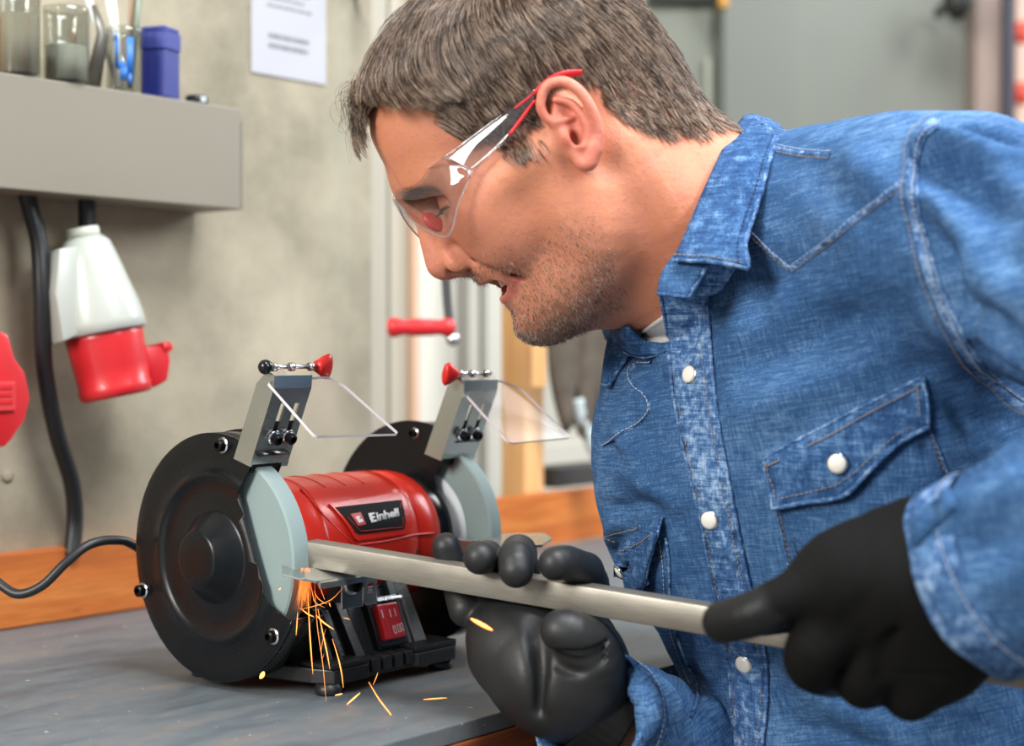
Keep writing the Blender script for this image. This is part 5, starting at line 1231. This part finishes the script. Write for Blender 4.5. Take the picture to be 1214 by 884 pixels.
# ---- placket with snaps
pA = [(783, 346), (790, 385), (797, 440), (806, 500), (820, 560), (834, 620), (845, 680), (857, 740), (868, 800), (870, 895)]
pB = [(838, 336), (843, 385), (847, 440), (854, 500), (864, 560), (875, 620), (887, 680), (901, 740), (910, 800), (905, 895)]
plk = ribbon(pA, pB, 'button_placket', M_denim2, nl=120, nw=8, off=.0020, bulge=.0006, pucker=.0012)
def inset(A, B, t): return [(a[0]+(b_[0]-a[0])*t, a[1]+(b_[1]-a[1])*t) for a, b_ in zip(A, B)]
bN = MB(); bT = MB(); bP = MB()
stitch_line(inset(pA, pB, .13), bT, off=.0040); stitch_line(inset(pA, pB, .86), bT, off=.0040)
def ridge(pix, name, mat=None, r=.0015, off=.0004, flat=.5):
    q = [S2(p.x, p.y, off)[0] for p in bez([(x, y, 0) for x, y in pix], 10)]; b = MB(); b.tube(q, [r*(1+.25*math.sin(i*2.3)) for i in range(len(q))], 8); return sub(b.build(name, mat or M_denim2))
ridge(pA, 'placket_edge', r=.0013, off=.0018); ridge(pB, 'placket_edge', r=.0013, off=.0018)
def snap(px, py, r=.0058, off=.0040, nrm=None):
    p, n = S2(px, py, off); n = nrm or n; q = n.to_track_quat('Z', 'Y').to_matrix().to_4x4(); Mz = Matrix.Translation(p) @ q
    b = MB(); b.lathe([(0, -.001), (r*1.12, -.001), (r*1.14, .0004), (r*1.02, .0012), (0, .0012)], 28, M=Mz); rim = sub(b.build('snap_rim', M_chrome))
    b = MB(); b.lathe([(r, .0010), (r*.97, .0018), (r*.75, .0026), (r*.4, .0030), (0, .0031)], 28, M=Mz); tag(sub(b.build('snap_button', simple('pearl_snap', 'e9e7dc', .25, Coat_Weight=.5))), 'pearl white snap button')
for x, y in ((823, 445), (845, 615), (886, 784)): snap(x, y)
# ---- seams: yoke, armhole, shoulder, pocket stitching
def seam2(pix, w=.0036, name='felled_seam'):
    q = bez([(x, y, 0) for x, y in pix], 10); A = []; B = []
    for i, p in enumerate(q):
        t = (q[min(i+1, len(q)-1)]-q[max(i-1, 0)]).normalized(); n = Vector((-t.y, t.x, 0)); k = w*1890; A.append((p.x+n.x*k, p.y+n.y*k)); B.append((p.x-n.x*k, p.y-n.y*k))
    rows = []
    for a, c in zip(A, B):
        row = []
        for j in range(5):
            t = j/4; p, n = S2(a[0]+(c[0]-a[0])*t, a[1]+(c[1]-a[1])*t); row.append(p+n*((.0014 if 0 < j < 4 else -.0008)+(npnoise(np.array([[p.x, p.y, p.z]]), 200, 4)[0]-.5)*.0010))
        rows.append(row)
    b = MB(); b.grid(rows); o = sub(b.build(name, M_denim2)); return q, A, B
yoke = [(886, 272), (912, 297), (938, 319)]; yoke2 = [(938, 319), (975, 292), (1020, 256), (1075, 214)]
arm_ = [(1112, 143), (1092, 158), (1082, 185), (1079, 214), (1088, 275), (1110, 345), (1142, 410), (1180, 460), (1225, 492)]
for pl_, w_ in ((yoke, .0012), (yoke2, .0018), ([(918, 176), (950, 182), (985, 184)], .0022)):
    q, A, B = seam2(pl_, w_, 'yoke_seam'); stitch_line([p for p in A[::5]], bT, off=.0012); stitch_line([p for p in B[::5]], bP, off=.0012)
q, A, B = seam2(arm_, .0042, 'armhole_seam'); stitch_line(A[::6]+[A[-1]], bT, off=.0026); stitch_line(inset(A, B, .8)[::6], bP, off=.0026, r=.0004)
ridge([p for p in B[::8]], 'armhole_ridge', r=.0011, off=.0006)
fy = [(773, 428), (757, 432), (746, 440), (750, 455), (765, 470), (770, 486), (757, 502), (740, 512), (716, 528)]
q, A, B = seam2(fy, .0010, 'yoke_seam'); stitch_line(fy, bP, off=.0022, r=.0004)
# darker far yoke panel
stitch_line([(706, 628), (718, 637), (735, 643)], bT, off=.001, r=.0004)
# ---- near chest pocket and its flap
def patch_px(outline, name, mat, off, th, nu=26, nv=12, edge=.0, pucker=.001, lift=None, seed=0):
    """four-sided cloth patch: outline = (top, bottom) polylines running left to right"""
    T, Bt = [bez([(x, y, 0) for x, y in l], 10) for l in outline]; rows = []
    for j in range(nv+1):
        v = j/nv; row = []
        for i in range(nu+1):
            u = i/nu; a = T[int(round(u*(len(T)-1)))]; c = Bt[int(round(u*(len(Bt)-1)))]; q = a.lerp(c, v); p, n = S2(q.x, q.y); pk = (npnoise(np.array([[p.x, p.y, p.z]]), 110, seed)[0]-.5)*2*pucker
            o_ = off+pk+(lift(u, v) if lift else 0)-(.0012 if (i in (0, nu) or j == nv or j == 0) else 0); row.append(p+n*o_)
        rows.append(row)
    b = MB(); b.grid(rows); return sub(b.build(name, mat, None, solid=th, off=-1)), rows
pk_t = [(924, 590), (1000, 560), (1099, 498)]; pk_b = [(950, 740), (1030, 700), (1135, 600)]
patch_px((pk_t, pk_b), 'chest_pocket', M_denim, .0012, .0012, pucker=.0006)
fl_t = [(908, 545), (930, 531), (1000, 494), (1060, 464), (1094, 446)]; fl_b = [(922, 600), (962, 592), (1004, 583), (1034, 553), (1066, 524), (1100, 505)]
fo, fr_ = patch_px((fl_t, fl_b), 'pocket_flap', M_denim3, .0030, .0018, pucker=.0014, lift=lambda u, v: .004*v*v*(1-.5*abs(u-.5)), seed=3)
def rowline(rows, uv): return [rows[min(int(v*(len(rows)-1)), len(rows)-1)][min(int(u*(len(rows[0])-1)), len(rows[0])-1)]+Vector((-.001, -.0040, .0006)) for u, v in uv]
stitch_line(None, bT, raised=rowline(fr_, [(u/12, .86) for u in range(1, 12)])); stitch_line(None, bT, raised=rowline(fr_, [(u/14, .17) for u in range(5, 14)]), r=.0004, gap=.0004); stitch_line(None, bT, raised=rowline(fr_, [(u/14, .2) for u in range(0, 4)]), r=.0004, gap=.0004)
stitch_line(None, bT, raised=rowline(fr_, [(.04, v/8) for v in range(1, 8)])); stitch_line(None, bT, raised=rowline(fr_, [(.95, v/8) for v in range(1, 8)]))
eo = Vector((-.0006, -.0018, 0)); b = MB(); b.tube([p+eo for p in fr_[-1]], .0016, 8); b.tube([p+eo for p in fr_[0]], .0013, 8); b.tube([r[0]+eo for r in fr_], .0013, 8); b.tube([r[-1]+eo for r in fr_], .0014, 8); sub(b.build('flap_edge', M_denim2))
snap(997, 547, off=.0085)
stitch_line([(925, 604), (933, 640), (943, 690)], bT, off=.0022); stitch_line([(1100, 508), (1108, 530), (1118, 560)], bT, off=.0022); ridge([(921, 604), (930, 642), (941, 700)], 'pocket_edge', r=.0009, off=.001); ridge([(1101, 506), (1111, 530), (1122, 560)], 'pocket_edge', r=.0009, off=.001)
# ---- far chest pocket
fo2, fr2 = patch_px(([(741, 645), (762, 628), (788, 612)], [(731, 692), (752, 703), (772, 690), (789, 628)]), 'pocket_flap', M_denim3, .0030, .0016, nu=16, nv=8, lift=lambda u, v: .006*v*(.4+u*.6), seed=8)
b = MB(); b.tube(fr2[-1], .0011, 8); b.tube([r[-1] for r in fr2], .0011, 8); sub(b.build('flap_edge', M_denim2)); stitch_line([(744, 652), (762, 640), (782, 627)], bT, off=.0065, r=.0004)
snap(749, 668, r=.0048, off=.010)
ridge([(790, 637), (794, 665), (795, 705), (800, 740), (812, 778), (828, 814), (818, 850)], 'pocket_edge', r=.0012, off=.0006); stitch_line([(783, 640), (787, 670), (789, 706), (794, 742), (806, 780), (820, 812)], bP, off=.0012); stitch_line([(772, 665), (782, 660), (794, 657)], bT, off=.0015)
# ---- collar: near leaf, stand, far leaf
def leaf(inner, outer, name, mat, nu=24, nv=10, sag=.003, th=.0022, hem=True, wob=.0018, seed=0):
    I = bez([P(x, y, d) for x, y, d in inner], 8); O_ = bez([P(x, y, d) for x, y, d in outer], 8); rows = []
    for i in range(nu+1):
        a, c = I[int(round(i/nu*(len(I)-1)))], O_[int(round(i/nu*(len(O_)-1)))]; n = (c-a).cross(I[min(int(i/nu*(len(I)-1))+1, len(I)-1)]-I[max(int(i/nu*(len(I)-1))-1, 0)]).normalized()
        if n.dot(CAM-a) < 0: n = -n
        row = []
        for j in range(nv+1):
            t = j/nv; p = a.lerp(c, t)+n*(sag*math.sin(math.pi*t)+(npnoise(np.array([[a.x+c.x*t, a.y, a.z]]), 90, seed)[0]-.5)*wob*2*min(1, 3*t)); row.append(p)
        rows.append(row)
    b = MB(); b.grid(rows); o = sub(b.build(name, mat, None, solid=th, off=0))
    b = MB(); b.tube([r[-1] for r in rows], [.0016*(1+.2*math.sin(i*2.1)) for i in range(nu+1)], 8); b.tube(rows[-1], .0014, 8); b.tube(rows[0], .0012, 8); sub(b.build('collar_edge', M_denim2)); return rows
def dep(px, py, fb, off):       # distance of whatever is nearer there, skin or shirt, less a little
    r = ray(px, py); best = None
    for tr_ in (treeh, tree2):
        h = tr_.ray_cast(CAM, r.normalized())
        if h[0] is not None:
            d = (h[0]-CAM).dot(Vector((0, cp, sp))); best = d if best is None else min(best, d)
    return (best if best is not None else fb)-off
cin = [(882, 139, 1.115), (866, 160, 1.075), (850, 192, 1.045), (832, 232, 1.022), (815, 272, 1.006), (799, 308, 1.000)]
cout = [(922, 163, 1.085), (912, 190, 1.052), (903, 224, 1.022), (893, 256, 1.000), (884, 285, .986), (887, 318, .975)]
def flat_(l, off): q = [min(d, dep(x, y, d, off)) for x, y, d in l]; q = [q[0]]+[(q[max(i-1, 0)]+2*q[i]+q[min(i+1, len(q)-1)])/4 for i in range(1, len(q))]; return [(x, y, min(e, d)) for (x, y, _), e, d in zip(l, q, [9]*len(q))]
cin = flat_(cin, .004); cout = flat_(cout, .009)
rw = leaf(cin, cout, 'shirt_collar', M_denim3)
stitch_line(None, bN, raised=[r[-2]+Vector((-.001, -.0022, 0)) for r in rw], ln=.0022, gap=.0014, r=.0004); stitch_line(None, bT, raised=[p+Vector((-.0022, -.0022, 0)) for p in rw[-2]])
# the leaf's back part going round behind the neck, and the stand inside it
cin2 = [(882, 139, 1.115), (893, 137, 1.15), (897, 150, 1.19), (890, 190, 1.22), (850, 260, 1.215), (790, 340, 1.17)]; cout2 = [(922, 163, 1.085), (935, 160, 1.14), (938, 170, 1.20), (925, 215, 1.25), (870, 290, 1.25), (795, 385, 1.19)]
leaf(cin2, cout2, 'shirt_collar', M_denim3, seed=5)
st_in = [(872, 150, 1.10), (850, 196, 1.055), (828, 244, 1.028), (808, 290, 1.012), (786, 322, 1.008), (780, 348, 1.006)]; st_out = [(905, 190, 1.07), (886, 225, 1.04), (868, 262, 1.015), (850, 300, 1.0), (832, 325, .996), (815, 352, .996)]
leaf(flat_(st_in, -.001), flat_(st_out, .002), 'collar_stand', M_denim, sag=.001)
leaf(flat_([(786, 345, 1.02), (781, 330, 1.02), (792, 316, 1.02), (802, 311, 1.02)], .004), flat_([(812, 354, 1.02), (828, 350, 1.02), (852, 343, 1.02), (876, 308, 1.02)], .004), 'collar_band', M_denim2, nu=10, nv=6, sag=.001, seed=4)
b = MB(); bd0 = dep(805, 330, 1., .0055); b.tube([P(801, 337, bd0), P(805, 330, bd0), P(811, 322, bd0)], .0016, 6, flat=.4); sub(b.build('buttonhole', simple('tan_buttonhole', 'a39378', .8)))
far_in = [(722, 371, 1.135), (742, 386, 1.120), (765, 403, 1.10), (797, 409, 1.065)]; far_out = [(720, 398, 1.135), (736, 413, 1.115), (760, 422, 1.09), (799, 416, 1.06)]
leaf([(722, 376, 1.16)]+flat_(far_in, .004)[1:], [(719, 400, 1.15)]+flat_(far_out, .008)[1:], 'shirt_collar', M_denim3, nu=14, nv=6, sag=.003)
leaf(flat_([(722, 399, 1.130), (717, 425, 1.125), (714, 455, 1.12)], .006), flat_([(748, 414, 1.115), (734, 437, 1.118), (722, 457, 1.12)], .008), 'collar_point', M_denim3, nu=10, nv=6, sag=.0015)
b = MB(); rows = []
for i in range(9):
    row = []
    for j in range(9):
        u, v = i/8, j/8; x = (760+u*30)+(v*4); y = 393-u*21+v*(16+u*17); row.append(P(x, y, dep(x, y, 1.06, .0035)))
    rows.append(row)
b.grid(rows); und = b.build('undershirt', simple('heather_grey_jersey', 'b9b6b3', .9, noise=.25, nscale=500, bump=.4), None, solid=.002); kid2 = und
und.parent = person; und.matrix_parent_inverse = Matrix.Translation(PB).inverted()
b = MB(); q = bez([P(757, 392, 1.078), P(765, 404, 1.066), P(776, 416, 1.055), P(786, 428, 1.050)], 6)
# ---- cuffs: thick folded edges
def cuff(W, E, r, name, flare=1.0, w_=.012):
    W, E = TM @ W, TM @ E; ax_ = (E-W).normalized(); q = ax_.to_track_quat('Z', 'Y').to_matrix().to_4x4(); Mc = Matrix.Translation(W) @ q
    rows = []
    for h, rr_ in ((.001, r*.965), (-.002, r*.985), (-.0025, r*1.01), (.0, r*1.035), (w_*.5, r*1.035), (w_, r*1.03), (w_+.006, r*1.01)):
        rows.append([(rr_*math.cos(a)*(1+.012*math.sin(9*a)), rr_*math.sin(a)*(1+.012*math.sin(7*a+1)), h+.0012*math.sin(5*a)) for a in [2*math.pi*i/72 for i in range(72)]])
    b = MB(); b.grid(rows, closed=True, M=Mc); sub(b.build(name, M_denim2))
    for h, bb, rr_ in ((.004, bN, 1.045), (w_, bP, 1.042)): stitch_line(None, bb, raised=[Mc @ Vector((r*rr_*math.cos(a), r*rr_*math.sin(a), h)) for a in [2*math.pi*i/60 for i in range(61)]], r=.0004)
cuff(LWR, LEL, .0525, 'sleeve_cuff', w_=.020); cuff(RWR, REL, .0425, 'sleeve_cuff', w_=.016)
for bb, nm, mm in ((bT, 'tan_stitching', M_thr), (bN, 'navy_stitching', M_thr2), (bP, 'pale_stitching', M_thr3)): tag(sub(bb.build(nm, mm, recalc=False)), kind='stuff')
# ---- trousers and shoes (below the picture)
T_ = Vol((-.35, -.35, 0), (.40, .35, 1.06), .010); off_ = Vector((PB.x, PB.y, 0))
pw = TM @ Vector((.015, -.02, -.48)); ph = pw-off_
T_.ell((ph.x, ph.y, min(ph.z, .90)), (.132, .125, .11), 0)
for s_ in (1, -1):
    hx = Vector((ph.x+tw.x*.09*s_, ph.y+tw.y*.09*s_, .86)); T_.chain([hx, (hx.x-.03, hx.y, .50), (hx.x, hx.y, .09)], [.088, .072, .058], .05, n=3)
o, _, _ = T_.mesh('trousers', simple('dark_work_trousers', '30343a', .85, noise=.1, nscale=60), None, Matrix.Translation(off_), 2); kid(o, person)
for s_ in (1, -1):
    hx = Vector((ph.x+tw.x*.09*s_, ph.y+tw.y*.09*s_, 0)); q = Vol((-.20, -.10, -.01), (.12, .10, .12), .006); q.chain([(.04, 0, .045), (-.05, 0, .040), (-.13, 0, .034)], [.045, .046, .036], .02, n=2); q.cap((.03, 0, .05), (.02, 0, .10), .046, .05, .02)
    q.put((-.2, -.1, -.01), (.12, .1, .0), lambda X, Y, Z: Z+0*X+0*Y, .0, '-')
    o, _, _ = q.mesh('shoe', simple('brown_work_shoe', '4a3526', .5), None, Matrix.Translation(off_+hx) @ Matrix.Rotation(math.atan2(-tf.y, -tf.x), 4, 'Z'), 2); kid(o, person)
# ================================================================== the man: gloved hands
def knit(name, c, rough, sc):
    m = Mat(name); co = m.coord(); v = m.n('ShaderNodeTexVoronoi'); v.inputs['Scale'].default_value = sc; m.l(co, v.inputs['Vector']); a = m.noise(co, 30, 3)
    m.base(m.mix(a, tuple(x*.8 for x in srgb(c)), tuple(x*1.25 for x in srgb(c)))); m.set(Roughness=rough, Specular_IOR_Level=.15); m.bump(v.outputs['Distance'], .35, .0005); return m
M_coat = Mat('black_nitrile_coating'); _a = M_coat.noise(M_coat.coord(), 900, 3); _b = M_coat.noise(M_coat.coord(), 40, 4)
M_coat.base(M_coat.mix(_b, srgb('17191a'), srgb('2b2c2d'))).set(Roughness=.46, Specular_IOR_Level=.4); M_coat.bump(_a, .35, .0005); M_coat = M_coat.m
_k = knit('black_knit', '0e0e0e', .85, 900); _c = _k.attr('coat').outputs['Fac']; _l = _k.b.inputs['Base Color'].links[0].from_socket; _k.base(_k.mix(_c, _l, srgb('1f2021'))); _k.rough(_k.math('SUBTRACT', .85, _k.math('MULTIPLY', _c, .48))); M_knit = _k.m; M_rib = knit('black_rib_knit', '131313', .85, 700).m
def glove(name, lo, hi, shapes, mat, label, extra=None, h=.0013):
    G_ = Vol(lo, hi, h); shapes(G_); o, p, q = G_.mesh(name, mat, None, Matrix.Identity(4), 2); tag(o, label); kid(o, person); return o, p, q
def pts_box(ps, m): a = np.array([tuple(p) for p in ps]); return a.min(0)-m, a.max(0)+m
# right hand: palm to the photographer, fingers hooked over the bar, thumb under it
db = lambda px: (P(px, 0, 1).x, 0)     # helper not used for placement
def bard(px):           # distance of the bar axis at this picture column
    lo_, hi_ = .0, 1.
    for _ in range(30):
        m_ = (lo_+hi_)/2; x = proj(bar0.lerp(bar2, m_))[0]
        if x < px: lo_ = m_
        else: hi_ = m_
    p = bar0.lerp(bar2, lo_); q = p-CAM; return q.y*cp+q.z*sp
def right(G_):
    W = P(698, 828, 1.036)
    G_.chain([W, P(655, 795, 1.030), P(622, 760, 1.062)], [.031, .033, .022], .0, n=3)
    G_.chain([P(672, 812, 1.040), P(640, 780, 1.050), P(628, 735, 1.078)], [.022, .027, .019], .022, n=3)
    G_.chain([P(655, 815, 1.035), P(605, 768, 1.050), P(588, 728, 1.078)], [.022, .024, .0175], .022, n=3)
    G_.chain([P(690, 805, 1.045), P(694, 775, 1.048), P(682, 735, 1.075)], [.022, .025, .018], .022, n=3)
    G_.chain([P(608, 768, 1.050), P(632, 775, 1.045), P(646, 802, 1.036)], [.022, .025, .027], .024, n=3)
    # heel of the thumb and the thumb folded under the bar
    G_.chain([P(700, 806, 1.020), P(703, 780, 1.012), P(696, 762, 1.008)], [.022, .0205, .0170], .010, n=3)
    G_.chain([P(697, 765, 1.004), P(678, 752, .999), P(666, 748, .998)], [.0160, .0155, .0140], .003, n=3)
    G_.chain([P(634, 735, 1.015), P(640, 768, 1.006), P(642, 800, 1.002), P(640, 840, 1.004)], [.003, .004, .003, .001], .012, '-', n=3)
    for k, (rr_, dy) in enumerate(((.0024, 0), (.0020, 12), (.0014, -11))):
        G_.chain([P(648+dy*.4, 762+dy, .999), P(662, 777+dy, .994+dy*.0002), P(684, 785+dy, .990+dy*.0003), P(704, 780+dy, .990), P(718, 768+dy*.8, .996)], [rr_*.6, rr_*1.2, rr_*1.3, rr_*1.2, rr_*.5], .0035, '-', n=4)
    # fingers: from the palm up behind the bar, over the top, tips on the front
    def fing(px, tip, tipd, r, up=0., side=0.):
        d = bard(px); base = P(px+4, 722, d+.026); knk = P(px+side, 683, d+.030); over = P(px+side, 661-up, d+.012); G_.chain([base, knk, over], [r*1.12, r*1.08, r*1.02], .006, n=3, kk=.002); 
        G_.chain([over, P(tip[0], tip[1], tipd)], [r*1.02, r*.98], .0035, n=1)
    d = bard(570); G_.chain([P(588, 722, d+.024), P(585, 686, d+.028), P(578, 660, d+.010)], [.0112, .0108, .0104], .005, n=3); G_.chain([P(578, 660, d+.010), P(569, 661, d-.013)], [.0104, .0110], .003)
    d = bard(612); G_.chain([P(622, 722, d+.026), P(620, 682, d+.030), P(615, 655, d+.010)], [.0122, .0118, .0114], .003, n=3); G_.chain([P(615, 655, d+.010), P(612, 661, d-.012), P(612, 676, d-.019)], [.0114, .0116, .0112], .003, n=2)
    d = bard(670); G_.chain([P(684, 735, d+.030), P(702, 700, d+.034), P(694, 676, d+.020)], [.0125, .0120, .0115], .003, n=3); G_.chain([P(694, 676, d+.020), P(672, 667, d-.004), P(658, 668, d-.012)], [.0115, .0112, .0108], .003, n=2)
    # little finger standing behind the bar
    d = bard(528); G_.chain([P(552, 722, d+.014), P(541, 684, d+.026), P(529, 648, d+.024)], [.0118, .0108, .0098], .004, n=3)
ro, rp, rq = glove('right_glove', *pts_box([P(505, 610, 1.10), P(770, 900, .96), P(505, 900, 1.10), P(770, 610, .96), P(600, 700, 1.13)], .006), right, M_coat, 'black coated glove, palm side, fingers hooked over the bar')
ro.name = 'glove'
# knitted wrist of the right glove
wc = TM @ RWR; we = TM @ REL; wa = (we-wc).normalized(); w0 = P(694, 838, 1.040)
def tubeknit(c0, c1, r0, r1, name, mat, fl=1.0):
    ax_ = (c1-c0); L = ax_.length; q = ax_.normalized().to_track_quat('Z', 'Y').to_matrix().to_4x4(); rows = []
    for k in range(22): t = k/21; rr_ = (r0+(r1-r0)*t)*(1+(.012 if k % 2 else -.006))*(.93 if k in (0,) else 1); rows.append([(rr_*math.cos(a)*(1+.006*math.cos(a*36)), rr_*fl*math.sin(a)*(1+.006*math.cos(a*36)), t*L) for a in [2*math.pi*i/144 for i in range(144)]])
    b = MB(); b.grid(rows, closed=True, M=Matrix.Translation(c0) @ q); o = b.build(name, mat, None, solid=.0015, off=-1); return o
o = tubeknit(w0, wc.lerp(we, .10), .0335, .0350, 'glove_wrist', M_rib, .95); kid(o, person)
b = MB(); b.tube([wc.lerp(we, .07), wc.lerp(we, .14), wc.lerp(we, .3)], [.026, .028, .030], 24); o = b.build('wrist', M_skin2 if False else simple('wrist_skin', 'c98a66', .5), None); kid(o, person)
# left hand: back to the photographer, index along the bar, the others curled under it
def left(G_):
    W = P(1150, 668, .852)
    G_.chain([W, P(1085, 690, .846), P(1010, 690, .850)], [.038, .037, .029], .0, n=3)
    G_.chain([P(1130, 680, .856), P(1095, 740, .858), P(1050, 765, .862)], [.034, .034, .024], .02, n=3)
    G_.chain([P(1120, 650, .86), P(1060, 655, .858), P(985, 692, .858)], [.027, .024, .019], .016, n=3)
    G_.chain([P(1140, 720, .858), P(1110, 770, .862), P(1090, 795, .866)], [.030, .028, .020], .018, n=3)
    # index finger along the front of the bar
    G_.chain([P(1000, 695, .852), P(942, 706, .846), P(895, 727, .848), P(858, 737, .860)], [.0190, .0135, .0125, .0118], .010, n=4)
    # middle, ring, little finger curled under
    G_.chain([P(1005, 730, .852), P(966, 768, .846), P(962, 790, .856), P(985, 800, .878)], [.019, .0155, .0135, .0125], .006, n=4)
    G_.chain([P(1050, 760, .852), P(1024, 800, .852), P(1024, 812, .868), P(1040, 812, .888)], [.018, .0145, .0130, .0115], .005, n=4)
    G_.chain([P(1095, 775, .856), P(1082, 818, .856), P(1078, 824, .874), P(1092, 815, .892)], [.019, .0150, .0130, .0115], .005, n=4)
    # thumb on the far side of the bar
    G_.chain([P(1070, 690, .880), P(1010, 712, .900), P(950, 722, .912), P(905, 730, .915)], [.018, .0145, .0125, .0115], .008, n=3)
    # knuckle hollows
    G_.chain([P(1030, 700, .812), P(1015, 728, .818), P(990, 752, .826)], [.001, .003, .002], .008, '-', n=3)
    G_.chain([P(1062, 745, .822), P(1048, 775, .828), P(1045, 800, .834)], [.001, .003, .002], .008, '-', n=3)
    G_.chain([P(1150, 640, .822), P(1120, 668, .812), P(1100, 700, .810)], [.001, .0022, .001], .010, '-', n=3)
    G_.chain([P(925, 700, .830), P(924, 716, .828), P(926, 728, .832)], [.001, .0014, .001], .004, '-', n=3)
lo_, lp_, lq_ = glove('left_glove', *pts_box([P(825, 600, .95), P(1225, 880, .80), P(825, 880, .95), P(1225, 600, .95), P(825, 600, .80), P(1225, 600, .8)], .004), left, M_knit, 'black knitted glove, back of the hand, index along the bar')
lo_.name = 'glove'
cw = np.zeros(len(lp_))
for px_, py_, d_, r_ in ((868, 737, .852, .030), (905, 735, .846, .016), (985, 800, .875, .022), (1040, 815, .885, .022), (1090, 818, .890, .022)): cw = np.maximum(cw, 1-sm(np.linalg.norm(lp_-np.array(P(px_, py_, d_)), axis=1), r_*.75, r_))
vcol(lo_, 'coat', cw)
wl0 = P(1145, 672, .853); wl1 = TM @ LWR; wl2 = TM @ LEL
o = tubeknit(wl0, wl1.lerp(wl2, .16), .0405, .0435, 'glove_wrist', M_rib, .95); kid(o, person)
# coated finger pad edge on the index finger
